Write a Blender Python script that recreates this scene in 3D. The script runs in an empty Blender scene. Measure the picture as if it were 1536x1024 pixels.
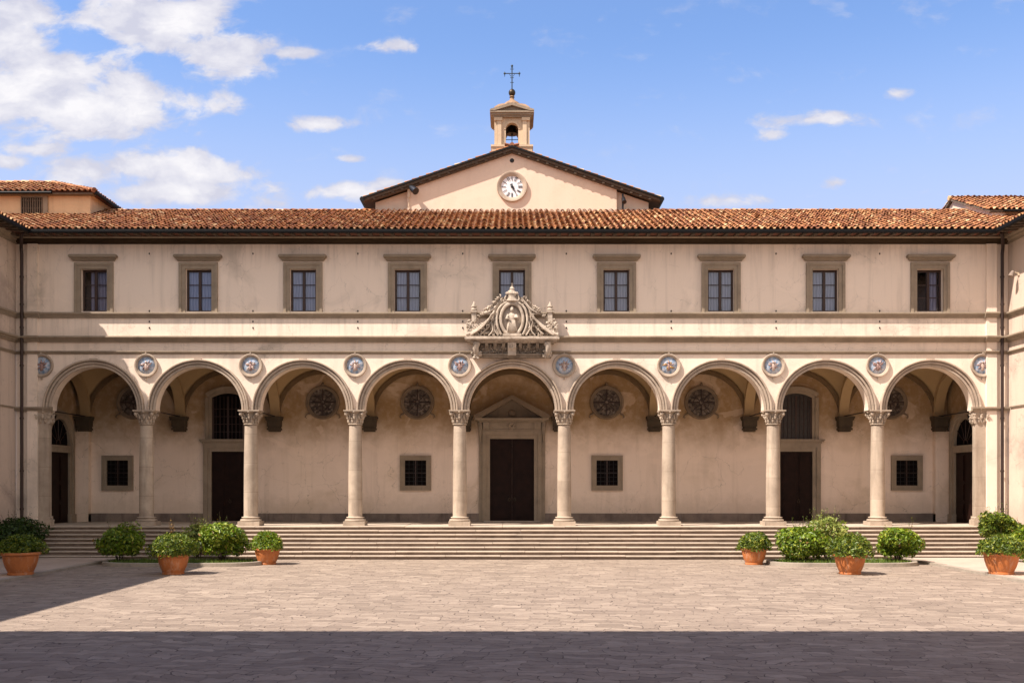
import bpy, math, random
from math import sin, cos, pi, sqrt, radians as R
from mathutils import Vector, Matrix
S = bpy.context.scene
COL = S.collection

# ------------------------------------------------------------------ camera, sky, sun, exposure
FPX, CAMD, EYE, HOR = 1510.0, 48.0, 3.4, 725.0
cd = bpy.data.cameras.new("camera"); cam = bpy.data.objects.new("camera", cd); COL.objects.link(cam)
cam.location = (0, -CAMD, EYE); cam.rotation_euler = (R(90), 0, 0)
cd.sensor_width = 36; cd.lens = FPX/1536*36; cd.shift_y = (HOR-512)/1536
cd.clip_start = .1; cd.clip_end = 3000
S.camera = cam
S.view_settings.view_transform = 'Standard'; S.view_settings.look = 'None'
S.view_settings.gamma = 1; S.view_settings.exposure = .97
LX, LY, LZ = .645, .370, -1.0                 # direction the sunlight travels
sl = sqrt(LX*LX+LY*LY+LZ*LZ)
ELEV = math.asin(1/sl); ROT = math.atan2(-LX, -LY)
ld = bpy.data.lights.new("sun", 'SUN'); sun = bpy.data.objects.new("sun", ld); COL.objects.link(sun)
ld.energy = 5.0; ld.angle = R(.5); ld.color = (1, .885, .78)
sun.location = (-40, -18, 60)
sun.rotation_euler = Vector((LX, LY, LZ)).to_track_quat('-Z', 'Y').to_euler()
SKY = .115

class N:                                       # tiny node helper
    def __init__(s, tree): s.t = tree
    def n(s, typ, **kw):
        nd = s.t.nodes.new(typ)
        ins = kw.pop('ins', {})
        for k, v in kw.items(): setattr(nd, k, v)
        for k, v in ins.items():
            if isinstance(v, bpy.types.NodeSocket): s.t.links.new(v, nd.inputs[k])
            else: nd.inputs[k].default_value = v
        return nd
    def m(s, op, a, b=0.0, c=None, clamp=False):
        i = {0: a, 1: b}
        if c is not None: i[2] = c
        return s.n('ShaderNodeMath', operation=op, use_clamp=clamp, ins=i).outputs[0]
    def mix(s, fac, a, b, blend='MIX'):
        nd = s.n('ShaderNodeMix', data_type='RGBA', blend_type=blend)
        for k, v in ((0, fac), (6, a), (7, b)):
            if isinstance(v, bpy.types.NodeSocket): s.t.links.new(v, nd.inputs[k])
            else: nd.inputs[k].default_value = v if not isinstance(v, tuple) else (tuple(v)+(1,))[:4]
        return nd.outputs[2]
    def ramp(s, fac, stops):
        nd = s.n('ShaderNodeValToRGB', ins={0: fac}); e = nd.color_ramp.elements
        while len(e) < len(stops): e.new(.5)
        for el, (p, c) in zip(e, stops):
            el.position = p
            el.color = (c, c, c, 1) if not isinstance(c, tuple) else (c+(1,))[:4]
        return nd.outputs[0]
    def rng(s, v, a, b, c=0.0, d=1.0, smooth=False):
        nd = s.n('ShaderNodeMapRange', ins={0: v, 1: a, 2: b, 3: c, 4: d})
        if smooth: nd.interpolation_type = 'SMOOTHSTEP'
        return nd.outputs[0]
    def noise(s, vec, scale, detail=4, rough=.55, dist=0.0, out=0):
        return s.n('ShaderNodeTexNoise', ins={'Vector': vec, 'Scale': scale, 'Detail': detail, 'Roughness': rough, 'Distortion': dist}).outputs[out]

w = bpy.data.worlds.new("World"); S.world = w; w.use_nodes = True
nt = w.node_tree; nt.nodes.clear(); q = N(nt)
sky = q.n('ShaderNodeTexSky', sky_type='NISHITA', sun_disc=False, sun_elevation=ELEV, sun_rotation=ROT % (2*pi), air_density=1.0, dust_density=.6, ozone_density=1.6)
d = q.n('ShaderNodeTexCoord').outputs['Generated']
sx = q.n('ShaderNodeSeparateXYZ', ins={0: d})
dy = q.m('MAXIMUM', sx.outputs[1], .05)
U = q.m('DIVIDE', sx.outputs[0], dy); V = q.m('DIVIDE', sx.outputs[2], dy)   # directions as slopes about +Y
uv = q.n('ShaderNodeCombineXYZ', ins={0: U, 1: q.m('MULTIPLY', V, 1.7), 2: 0.0}).outputs[0]
wob = q.noise(uv, 9, 5, .6, out=1)
wv = q.n('ShaderNodeVectorMath', operation='MULTIPLY_ADD', ins={0: wob, 1: (.05, .05, 0), 2: uv}).outputs[0]
nz = q.noise(wv, 15, 10, .60, .1)
# cloud banks: centre and radii given in the sky's own slope coordinates (px of 1/1510)
banks = [(0,60,95,70,1.),(40,135,150,75,1.2),(160,160,140,48,1.15),(275,158,90,26,.9),(245,25,110,50,1.15),(325,85,78,42,1.05),(215,175,90,30,.9),(130,30,42,22,.75),
         (395,105,40,20,.6),(435,80,40,9,.6),(595,70,50,14,.66),(475,187,55,13,.9),(60,225,80,14,.8),(15,242,40,14,.9),(200,252,125,32,1.1),(300,262,90,26,.9),
         (270,290,150,24,1.05),(90,282,130,18,.6),(520,285,70,18,.85),(560,278,60,10,.6),(527,239,22,6,.7),(1215,180,85,15,.7),(1160,203,30,9,.6),(1255,274,26,10,.7),(1350,140,40,11,.5),
         (640,300,120,14,.5),(1080,300,90,10,.45),(310,245,30,8,.6)]
den = None
for (cx, cy, rx, ry, a) in banks:
    u0, v0 = (cx-768)/FPX, (HOR-cy)/FPX
    du = q.m('DIVIDE', q.m('SUBTRACT', U, u0), rx/FPX); dv = q.m('DIVIDE', q.m('SUBTRACT', V, v0), ry/FPX)
    e = q.m('MULTIPLY', q.rng(q.m('SQRT', q.m('ADD', q.m('MULTIPLY', du, du), q.m('MULTIPLY', dv, dv))), 0, 1.55, a, 0.0), 1.0)
    den = e if den is None else q.m('SMOOTH_MAX', den, e, .12)
# unseen cloud cover added behind the view to light the shaded walls
nz2 = q.noise(d, 2.3, 8, .6)
back = q.m('MULTIPLY', q.rng(sx.outputs[1], .1, -.2), q.rng(nz2, .36, .54))
dens = q.m('ADD', q.m('MULTIPLY', den, 1.0), q.m('MULTIPLY', q.m('SUBTRACT', nz, .5), 2.3))
cov = q.m('MULTIPLY', q.rng(dens, .20, .66, smooth=True), q.rng(den, 0.02, .22))
cov = q.m('MAXIMUM', q.m('MULTIPLY', cov, q.rng(sx.outputs[1], .1, .3)), back)
cov = q.m('MULTIPLY', cov, q.rng(sx.outputs[2], -.02, .06))
shade = q.noise(wv, 22, 6, .55)
CW = .47/SKY
ccol = q.mix(q.rng(q.m('ADD', q.m('MULTIPLY', shade, .8), q.m('MULTIPLY', dens, .3)), .50, .82), (.74*CW, .74*CW, .86*CW), (1.1*CW, 1.07*CW, 1.08*CW))
skyc = q.mix(1.0, sky.outputs[0], (.82, .90, 1.07), 'MULTIPLY')
skyc = q.mix(q.rng(sx.outputs[2], .42, .17, 0, .9, smooth=True), skyc, (.66*CW, .735*CW, 1.0*CW))      # thin veil low in the sky
ccol = q.mix(q.rng(sx.outputs[1], .1, -.2), ccol, (1.38*CW, 1.29*CW, 1.18*CW))     # added unseen cloud, brightened and warmed as fill light
fin = q.mix(q.m('MULTIPLY', cov, .95), skyc, ccol)
bg = q.n('ShaderNodeBackground', ins={0: fin, 1: SKY})
nt.links.new(bg.outputs[0], q.n('ShaderNodeOutputWorld').inputs[0])

# ------------------------------------------------------------------ helpers
def PX(x, Y): return (x-768)*(Y+CAMD)/FPX
def PZ(y, Y): return EYE+(HOR-y)*(Y+CAMD)/FPX

class MB:
    def __init__(s, xf=None): s.v, s.f, s.xf = [], [], xf
    def vt(s, p):
        s.v.append(tuple(s.xf(*p)) if s.xf else tuple(p)); return len(s.v)-1
    def face(s, pts): s.f.append([s.vt(p) for p in pts])
    def box(s, x0, x1, y0, y1, z0, z1):
        i = [s.vt((x, y, z)) for z in (z0, z1) for y in (y0, y1) for x in (x0, x1)]
        for a in ((0,1,3,2),(4,6,7,5),(0,4,5,1),(2,3,7,6),(0,2,6,4),(1,5,7,3)): s.f.append([i[k] for k in a])
    def prism(s, prof, axis, c0, c1, cap=True):
        def P(a, b, c): return (c, a, b) if axis == 'x' else ((a, c, b) if axis == 'y' else (a, b, c))
        n = len(prof); A = [s.vt(P(a, b, c0)) for a, b in prof]; B = [s.vt(P(a, b, c1)) for a, b in prof]
        for i in range(n): j = (i+1) % n; s.f.append([A[i], A[j], B[j], B[i]])
        if cap: s.f.append(A[::-1]); s.f.append(B)
    def lathe(s, prof, c=(0,0,0), seg=20, sx=1, sy=1, ph=0, cap=True, wob=None):
        rings = []
        for r, z in prof:
            rings.append([s.vt((c[0]+sx*r*cos(ph+2*pi*k/seg), c[1]+sy*r*sin(ph+2*pi*k/seg), c[2]+z)) for k in range(seg)])
        for a, b in zip(rings, rings[1:]):
            for k in range(seg): l = (k+1) % seg; s.f.append([a[k], a[l], b[l], b[k]])
        if cap: s.f.append(rings[0][::-1]); s.f.append(rings[-1])
    def tube(s, pts, r, seg=8, cap=True):
        pts = [Vector(p) for p in pts]; rs = r if isinstance(r, (list, tuple)) else [r]*len(pts)
        rings = []; up = Vector((0, 1, 0))
        for i, p in enumerate(pts):
            t = (pts[min(i+1, len(pts)-1)]-pts[max(i-1, 0)]).normalized()
            u = up if abs(t.dot(up)) < .95 else Vector((1, 0, 0))
            a = t.cross(u).normalized(); b = t.cross(a)
            rings.append([s.vt(p+a*rs[i]*cos(2*pi*k/seg)+b*rs[i]*sin(2*pi*k/seg)) for k in range(seg)])
        for a, b in zip(rings, rings[1:]):
            for k in range(seg): l = (k+1) % seg; s.f.append([a[k], a[l], b[l], b[k]])
        if cap: s.f.append(rings[0][::-1]); s.f.append(rings[-1])
    def ball(s, c, r, seg=10, rings=6):
        rx, ry, rz = r if isinstance(r, (list, tuple)) else (r, r, r)
        prof = [(max(.002, sin(pi*i/rings)), -cos(pi*i/rings)) for i in range(rings+1)]
        R_ = [[s.vt((c[0]+rx*a*cos(2*pi*k/seg), c[1]+ry*a*sin(2*pi*k/seg), c[2]+rz*b)) for k in range(seg)] for a, b in prof]
        for a, b in zip(R_, R_[1:]):
            for k in range(seg): l = (k+1) % seg; s.f.append([a[k], a[l], b[l], b[k]])
    def ring(s, c, prof, seg, a0, a1, ell=1.0):
        """profile (radius, y) swept round the y axis through c, angle from +x towards +z"""
        full = abs(a1-a0-2*pi) < 1e-6; n = seg if full else seg+1
        rg = []
        for k in range(n):
            a = a0+(a1-a0)*k/seg
            rg.append([s.vt((c[0]+r*cos(a), c[1]+y, c[2]+ell*r*sin(a))) for r, y in prof])
        m = len(prof)
        for k in range(seg):
            A, B = rg[k], rg[(k+1) % n]
            for i in range(m): j = (i+1) % m; s.f.append([A[i], A[j], B[j], B[i]])
        if not full: s.f.append(rg[0][::-1]); s.f.append(rg[-1])
    def disc(s, c, r, y, seg=32, ell=1.0):
        s.face([(c[0]+r*cos(2*pi*k/seg), c[1]+y, c[2]+ell*r*sin(2*pi*k/seg)) for k in range(seg)])
    def build(s, name, mat, parent=None, loc=(0, 0, 0), smooth=None, fix=True):
        me = bpy.data.meshes.new(name); me.from_pydata(s.v, [], s.f)
        if fix:
            import bmesh
            bm = bmesh.new(); bm.from_mesh(me); bmesh.ops.recalc_face_normals(bm, faces=bm.faces); bm.to_mesh(me); bm.free()
        me.materials.append(mat)
        if smooth is not None:
            me.polygons.foreach_set('use_smooth', [True]*len(me.polygons))
            if smooth > 0:
                try: me.set_sharp_from_angle(angle=R(smooth))
                except Exception: pass
        o = bpy.data.objects.new(name, me); COL.objects.link(o)
        o.location = loc
        if parent: o.parent = parent
        return o

def thing(name, label, cat, loc=(0, 0, 0), rz=0, group=None):
    o = bpy.data.objects.new(name, None); COL.objects.link(o); o.empty_display_size = .3
    o.location = loc; o.rotation_euler = (0, 0, rz); o['label'] = label; o['category'] = cat
    if group: o['group'] = group
    return o
def tag(o, label=None, cat=None, group=None, kind=None):
    for k, v in (('label', label), ('category', cat), ('group', group), ('kind', kind)):
        if v: o[k] = v
    return o
def copy_tree(o, parent=None, loc=None):
    c = o.copy(); COL.objects.link(c)
    if parent: c.parent = parent
    if loc: c.location = loc
    for ch in list(o.children): copy_tree(ch, c)
    return c

# ------------------------------------------------------------------ materials
def newmat(name):
    m = bpy.data.materials.new(name); m.use_nodes = True; m.node_tree.nodes.clear()
    k = N(m.node_tree); out = k.n('ShaderNodeOutputMaterial')
    b = k.n('ShaderNodeBsdfPrincipled'); m.node_tree.links.new(b.outputs[0], out.inputs[0])
    return m, k, b, out
def pos(k): return k.n('ShaderNodeNewGeometry').outputs['Position']
def scaled(k, v, s): return k.n('ShaderNodeVectorMath', operation='MULTIPLY', ins={0: v, 1: s}).outputs[0]
def L(k, a, b): k.t.links.new(a, b)

def plaster(name, base, dirt, amt=.55, streak=.5, crack=.5, rough=.9, ochre_shade=None, drips=(), damp=None):
    m, k, b, _ = newmat(name); p = pos(k)
    n1 = k.noise(p, .33, 7, .62, .6); n2 = k.noise(p, 2.3, 6, .65); n3 = k.noise(scaled(k, p, (2.2, 2.2, .16)), 1.0, 6, .6, .4)
    n4 = k.noise(p, 14, 4, .6)
    f = k.m('MULTIPLY', k.rng(n1, .5, .74, smooth=True), amt)
    if ochre_shade:                                     # ochre tone with the upper wall's shade darkened into its colour
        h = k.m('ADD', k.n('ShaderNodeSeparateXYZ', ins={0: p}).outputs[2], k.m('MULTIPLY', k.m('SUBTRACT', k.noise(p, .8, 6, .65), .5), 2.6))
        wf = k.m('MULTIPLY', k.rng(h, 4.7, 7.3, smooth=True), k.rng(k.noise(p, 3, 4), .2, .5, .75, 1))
        base_s = k.mix(wf, base, ochre_shade); c = k.mix(f, base_s, dirt)
    else: c = k.mix(f, base, dirt)
    c = k.mix(k.m('MULTIPLY', k.rng(n3, .52, .78), streak), c, tuple(x*.72 for x in dirt))
    c = k.mix(k.m('MULTIPLY', k.rng(n2, .55, .8), .28), c, tuple(x*.86 for x in base))
    c = k.mix(k.m('MULTIPLY', k.rng(n4, .35, .75), .10), c, tuple(x*.7 for x in base))
    # lighter repaired patches with ragged outlines
    pt = k.noise(scaled(k, p, (.42, .42, .6)), 1.0, 3, .5, 1.2)
    c = k.mix(k.m('MULTIPLY', k.rng(pt, .60, .625), .22), c, tuple(min(.9, x*1.12) for x in base))
    Z = k.n('ShaderNodeSeparateXYZ', ins={0: p}).outputs[2]
    for zd in drips:                             # rain streaks hanging below ledges
        st_n = k.noise(scaled(k, p, (5.5, 5.5, .25)), 1.0, 5, .7)
        ln = k.m('MULTIPLY', k.noise(scaled(k, p, (1.1, 1.1, 0)), 1.0, 4, .7), 2.2)
        below = k.m('SUBTRACT', zd, Z)
        mk = k.m('MULTIPLY', k.m('GREATER_THAN', below, 0.0), k.rng(k.m('SUBTRACT', ln, below), -.2, .7))
        c = k.mix(k.m('MULTIPLY', k.m('MULTIPLY', mk, k.rng(st_n, .5, .7)), .34), c, tuple(x*.62 for x in dirt))
    if damp is not None:                         # damp, flaking foot of the wall
        hz_ = k.m('ADD', Z, k.m('MULTIPLY', k.m('SUBTRACT', k.noise(p, 1.6, 6, .7), .5), 2.2))
        c = k.mix(k.m('MULTIPLY', k.rng(hz_, damp+.6, damp-.2), .32), c, tuple(x*.8 for x in dirt))
        c = k.mix(k.m('MULTIPLY', k.rng(k.noise(p, 2.6, 7, .72), .60, .68), .35), c, tuple(x*.75 for x in dirt))
    # hairline cracks
    vo = k.n('ShaderNodeTexVoronoi', feature='DISTANCE_TO_EDGE', ins={'Vector': k.n('ShaderNodeVectorMath', operation='MULTIPLY_ADD', ins={0: k.noise(p, 3, 4, out=1), 1: (.5, .5, .5), 2: p}).outputs[0], 'Scale': .55}).outputs[0]
    cr = k.m('MULTIPLY', k.rng(vo, 0, .006, 1, 0), k.m('MULTIPLY', k.rng(n1, .42, .55), crack))
    c = k.mix(cr, c, tuple(x*.45 for x in dirt))
    L(k, c, b.inputs['Base Color']); b.inputs['Roughness'].default_value = rough
    b.inputs['Specular IOR Level'].default_value = .2
    bp = k.n('ShaderNodeBump', ins={'Strength': .25, 'Distance': .02, 'Height': k.m('ADD', k.noise(p, 9, 5, .65), k.m('MULTIPLY', n2, .8))})
    L(k, bp.outputs[0], b.inputs['Normal'])
    return m
def stone(name, base, dark, scale=1.5, rough=.85, amt=.7, bump=.35, streak=.3, joints=None):
    m, k, b, _ = newmat(name); p = pos(k)
    n1 = k.noise(p, scale, 6, .65, .3); n2 = k.noise(p, scale*9, 4, .6); n3 = k.noise(scaled(k, p, (3, 3, .35)), 1.0, 5, .6)
    c = k.mix(k.m('MULTIPLY', k.rng(n1, .42, .72), amt), base, dark)
    c = k.mix(k.m('MULTIPLY', k.rng(n2, .5, .8), .35), c, tuple(x*.62 for x in base))
    c = k.mix(k.m('MULTIPLY', k.rng(n3, .53, .75), streak), c, tuple(x*.55 for x in dark))
    if joints:
        rnd = k.n('ShaderNodeObjectInfo').outputs['Random']; oc = k.n('ShaderNodeSeparateXYZ', ins={0: k.n('ShaderNodeTexCoord').outputs['Object']})
        if joints == 'arch': t = k.m('MULTIPLY', k.m('ADD', k.m('ARCTAN2', oc.outputs[2], oc.outputs[0]), k.m('MULTIPLY', rnd, .2)), 4.2); wj = .022
        else: t = k.m('ADD', k.m('MULTIPLY', oc.outputs[2], .72), rnd); wj = .012
        fr = k.m('FRACT', t); dj = k.m('MINIMUM', fr, k.m('SUBTRACT', 1.0, fr))
        c = k.mix(k.m('MULTIPLY', k.rng(dj, wj, wj*.4), .4), c, tuple(x*.4 for x in dark))
        tone = k.n('ShaderNodeTexWhiteNoise', noise_dimensions='2D', ins={'Vector': k.n('ShaderNodeCombineXYZ', ins={0: k.m('FLOOR', t), 1: k.m('MULTIPLY', rnd, 37.0)}).outputs[0]}).outputs[0]
        c = k.mix(k.m('MULTIPLY', tone, .38), c, dark)
    L(k, c, b.inputs['Base Color']); b.inputs['Roughness'].default_value = rough
    b.inputs['Specular IOR Level'].default_value = .25
    bp = k.n('ShaderNodeBump', ins={'Strength': bump, 'Distance': .015, 'Height': k.m('ADD', n2, k.noise(p, 40, 3))})
    L(k, bp.outputs[0], b.inputs['Normal'])
    return m
def plain(name, col, rough=.6, metal=0.0, var=.25, scale=6, spec=.4):
    m, k, b, _ = newmat(name); p = pos(k)
    n = k.noise(p, scale, 5, .6)
    c = k.mix(k.rng(n, .3, .75), col, tuple(x*(1-var) for x in col))
    L(k, c, b.inputs['Base Color']); b.inputs['Roughness'].default_value = rough; b.inputs['Metallic'].default_value = metal
    b.inputs['Specular IOR Level'].default_value = spec
    return m

M = {}
M['plaster'] = plaster('facade_plaster', (.78, .65, .54), (.47, .395, .325), .85, .4, .5, drips=(14.80, 11.28))
M['inner'] = plaster('loggia_plaster', (.80, .65, .535), (.55, .42, .295), .75, .35, .7, ochre_shade=(.29, .185, .088), damp=2.3)
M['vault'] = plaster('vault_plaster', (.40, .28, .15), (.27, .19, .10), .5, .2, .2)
M['gable'] = plaster('church_plaster', (.69, .54, .43), (.62, .47, .34), .35, .25, .1)
M['ochre'] = plaster('attic_plaster', (.66, .45, .27), (.45, .31, .21), .5, .4, .2)
M['wing'] = plaster('wing_plaster', (.58, .46, .375), (.30, .235, .20), .8, .6, .6, drips=(11.28, 10.13), damp=2.2)
M['trim'] = stone('sandstone_trim', (.30, .238, .175), (.18, .142, .104), 1.2)
M['arch'] = stone('arch_stone', (.46, .37, .29), (.29, .228, .178), 1.1, amt=.85, joints='arch')
M['col'] = stone('column_stone', (.475, .385, .30), (.27, .213, .165), .9, amt=.95, streak=.6, joints='col')
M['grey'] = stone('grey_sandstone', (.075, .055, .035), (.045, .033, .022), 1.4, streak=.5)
M['marble'] = stone('carved_marble', (.52, .44, .36), (.22, .17, .13), 3.2, amt=1.0, streak=.7)
M['marble_dark'] = stone('shade_dark_marble', (.27, .215, .165), (.13, .10, .075), 4.0, amt=1.0, streak=.6)  # darker copy for back slab and underside, shade of the gaps coloured in
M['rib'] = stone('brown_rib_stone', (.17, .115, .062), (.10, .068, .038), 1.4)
M['frame_stone'] = stone('dark_frame_stone', (.20, .15, .105), (.115, .085, .06), 1.6)
M['plinth'] = stone('stained_plinth', (.24, .185, .15), (.12, .092, .078), .9, amt=1.0, streak=.7)
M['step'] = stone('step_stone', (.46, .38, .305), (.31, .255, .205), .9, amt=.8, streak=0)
M['kerb'] = stone('kerb_stone', (.34, .29, .235), (.22, .19, .16), 1.6)
M['wood'] = plain('dark_door_wood', (.020, .008, .0055), .55, var=.6, scale=3, spec=.12)
M['riser'] = stone('dark_riser_stone', (.235, .175, .138), (.12, .087, .066), 1.6, amt=.9, streak=.3)  # riser faces in a darker tone than the treads
M['cornice_wood'] = plain('dark_cornice_timber', (.05, .032, .018), .8, var=.4, spec=.1)
M['frame'] = plain('window_wood', (.040, .018, .012), .45, var=.3)
M['iron'] = plain('wrought_iron', (.022, .02, .02), .55, .4)
M['gutter'] = plain('gutter_metal', (.010, .010, .011), .6, .2, spec=.2)
M['pipe'] = plain('downpipe_metal', (.05, .032, .028), .45, .4)
M['rafter'] = plain('rafter_wood', (.10, .068, .045), .8, var=.5)
M['soffit'] = plain('soffit_boards', (.15, .11, .078), .85, var=.4)
M['dark'] = plain('unlit_interior', (.008, .006, .006), .9, spec=.05)
M['curtain'] = None
M['clockw'] = plain('clock_enamel', (.80, .78, .80), .35, var=.12, scale=2)
M['black'] = plain('black_paint', (.012, .012, .016), .5)
M['bronze'] = plain('bell_bronze', (.06, .045, .03), .45, .8)
M['cross'] = plain('weathered_cross_iron', (.035, .05, .06), .5, .5)
M['lampm'] = plain('floodlight_housing', (.018, .018, .022), .4, .3)
M['paint'] = plain('pale_bracket_paint', (.62, .5, .37), .7)
M['turret_plaster'] = plaster('turret_plaster', (.56, .43, .30), (.33, .25, .175), .8, .6, .2)
M['turret_stone'] = stone('turret_roof_stone', (.30, .19, .115), (.17, .11, .07), 3)
M['soil'] = stone('planting_soil', (.10, .07, .045), (.05, .035, .025), 6, amt=.9)

def curtain_mat():
    m, k, b, _ = newmat('net_curtain'); p = pos(k)
    wv = k.n('ShaderNodeTexWave', wave_type='BANDS', bands_direction='X', ins={'Vector': p, 'Scale': 2.3, 'Distortion': 3.0, 'Detail': 2.0, 'Detail Scale': .6}).outputs[1]
    L(k, k.mix(k.rng(wv, .2, .9), (.34, .335, .39), (.53, .51, .55)), b.inputs['Base Color']); b.inputs['Roughness'].default_value = .9
    return m
M['curtain'] = curtain_mat()
def glass_mat(name, tint, gl=.05):
    m, k, b, out = newmat(name); m.node_tree.nodes.remove(b)
    tr = k.n('ShaderNodeBsdfTransparent', ins={0: tint+(1,)})
    p = pos(k)
    bp = k.n('ShaderNodeBump', ins={'Strength': .12, 'Distance': .02, 'Height': k.noise(p, 3.0, 2)})
    g = k.n('ShaderNodeBsdfGlossy', ins={0: (.9, .92, 1, 1), 1: .06, 'Normal': bp.outputs[0]})
    fr = k.n('ShaderNodeFresnel', ins={0: 1.5})
    mx = k.n('ShaderNodeMixShader', ins={0: k.m('ADD', fr.outputs[0], gl, clamp=True), 1: tr.outputs[0], 2: g.outputs[0]})
    L(k, mx.outputs[0], out.inputs[0]); return m
M['glass'] = glass_mat('window_glass', (.78, .82, .95))
def leaded_mat():
    m, k, b, _ = newmat('leaded_glass'); p = pos(k)
    v = k.n('ShaderNodeTexVoronoi', ins={'Vector': p, 'Scale': 9.0}).outputs[1]
    n = k.noise(p, 2.2, 4, .6)
    bw = k.n('ShaderNodeRGBToBW', ins={0: v}).outputs[0]
    c = k.ramp(k.m('ADD', k.m('MULTIPLY', bw, .5), k.m('MULTIPLY', n, .5)), [(.3, (.04, .03, .025)), (.55, (.105, .082, .065)), (.75, (.22, .18, .15))])
    L(k, c, b.inputs['Base Color']); b.inputs['Roughness'].default_value = .5; b.inputs['Specular IOR Level'].default_value = .2
    bp = k.n('ShaderNodeBump', ins={'Strength': .4, 'Distance': .03, 'Height': bw}); L(k, bp.outputs[0], b.inputs['Normal'])
    return m
M['leaded'] = leaded_mat()
M['fan_glass'] = plain('dark_leaded_fanlight', (.05, .042, .038), .35, var=.7, scale=7, spec=.3)

def tile_mat(name, stops):
    m, k, b, _ = newmat(name); p = pos(k)
    g = k.n('ShaderNodeNewGeometry'); rnd = g.outputs['Random Per Island']
    c = k.ramp(rnd, stops)
    n = k.noise(p, 5, 5, .65); n2 = k.noise(p, .45, 4, .6)
    c = k.mix(k.m('MULTIPLY', k.rng(n, .45, .75), .45), c, (.13, .075, .05))
    c = k.mix(k.m('MULTIPLY', k.rng(n2, .52, .72), .4), c, (.17, .085, .05))
    c = k.mix(k.m('MULTIPLY', k.rng(k.noise(p, 16, 3), .62, .72), .35), c, (.42, .36, .26))
    L(k, c, b.inputs['Base Color']); b.inputs['Roughness'].default_value = .85
    bp = k.n('ShaderNodeBump', ins={'Strength': .4, 'Distance': .02, 'Height': n}); L(k, bp.outputs[0], b.inputs['Normal'])
    return m
M['tile'] = tile_mat('terracotta_tiles', [(0, (.15, .05, .022)), (.25, (.33, .125, .045)), (.5, (.45, .20, .075)), (.75, (.25, .085, .034)), (.92, (.56, .33, .15)), (1, (.64, .46, .26))])
M['tilebed'] = plain('tile_bed', (.17, .065, .04), .9, var=.5)

def paving_mat():
    m, k, b, _ = newmat('stone_paving'); p = pos(k)
    wob = k.noise(p, .55, 4, .55, out=1)
    v = k.n('ShaderNodeVectorMath', operation='MULTIPLY_ADD', ins={0: wob, 1: (1.3, 1.7, 0), 2: p}).outputs[0]
    v = k.n('ShaderNodeVectorMath', operation='MULTIPLY_ADD', ins={0: k.noise(p, 5, 3, out=1), 1: (.10, .10, 0), 2: v}).outputs[0]
    mp = k.n('ShaderNodeMapping', ins={'Vector': v, 'Rotation': (0, 0, R(7))}).outputs[0]
    def bricks(vec, bw, rh, mort):
        return k.n('ShaderNodeTexBrick', offset=.43, squash=.75, squash_frequency=3, ins={'Vector': vec, 'Color1': (.0, .0, .0, 1), 'Color2': (1, 1, 1, 1), 'Mortar': (.5, .5, .5, 1), 'Scale': 1.0, 'Mortar Size': mort, 'Mortar Smooth': .6, 'Bias': 0.0, 'Brick Width': bw, 'Row Height': rh})
    br = bricks(mp, .72, .30, .013)
    jn = br.outputs[1]
    bw = k.n('ShaderNodeRGBToBW', ins={0: br.outputs[0]}).outputs[0]
    c = k.ramp(bw, [(0, (.205, .160, .125)), (.3, (.262, .207, .162)), (.7, (.296, .235, .184)), (1, (.352, .282, .222))])
    n1 = k.noise(p, .22, 5, .6); n2 = k.noise(p, 2.2, 6, .68); n3 = k.noise(p, 22, 4, .6)
    c = k.mix(k.m('MULTIPLY', k.rng(n1, .40, .7), .40), c, (.25, .195, .158))
    c = k.mix(k.m('MULTIPLY', k.rng(n2, .46, .74), .6), c, (.19, .145, .118))
    c = k.mix(k.m('MULTIPLY', k.rng(n3, .5, .8), .22), c, (.16, .12, .10))
    c = k.mix(k.m('MULTIPLY', jn, k.rng(k.noise(p, 1.1, 3), .40, .60, .12, 1.0)), c, (.06, .043, .036))
    L(k, c, b.inputs['Base Color'])
    L(k, k.rng(n2, .3, .7, .62, .88), b.inputs['Roughness']); b.inputs['Specular IOR Level'].default_value = .3
    c = k.mix(k.m('MULTIPLY', k.rng(k.noise(p, 7, 5, .7), .60, .72), .5), c, (.13, .095, .078))
    h = k.m('ADD', k.m('MULTIPLY', jn, -1.0), k.m('ADD', k.m('MULTIPLY', n2, .9), k.m('MULTIPLY', bw, .3)))
    bp = k.n('ShaderNodeBump', ins={'Strength': .75, 'Distance': .03, 'Height': h}); L(k, bp.outputs[0], b.inputs['Normal'])
    return m
M['paving'] = paving_mat()
M['pave2'] = stone('smooth_slab', (.44, .35, .285), (.33, .26, .215), .7, amt=.8, streak=0, bump=.2)

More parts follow.
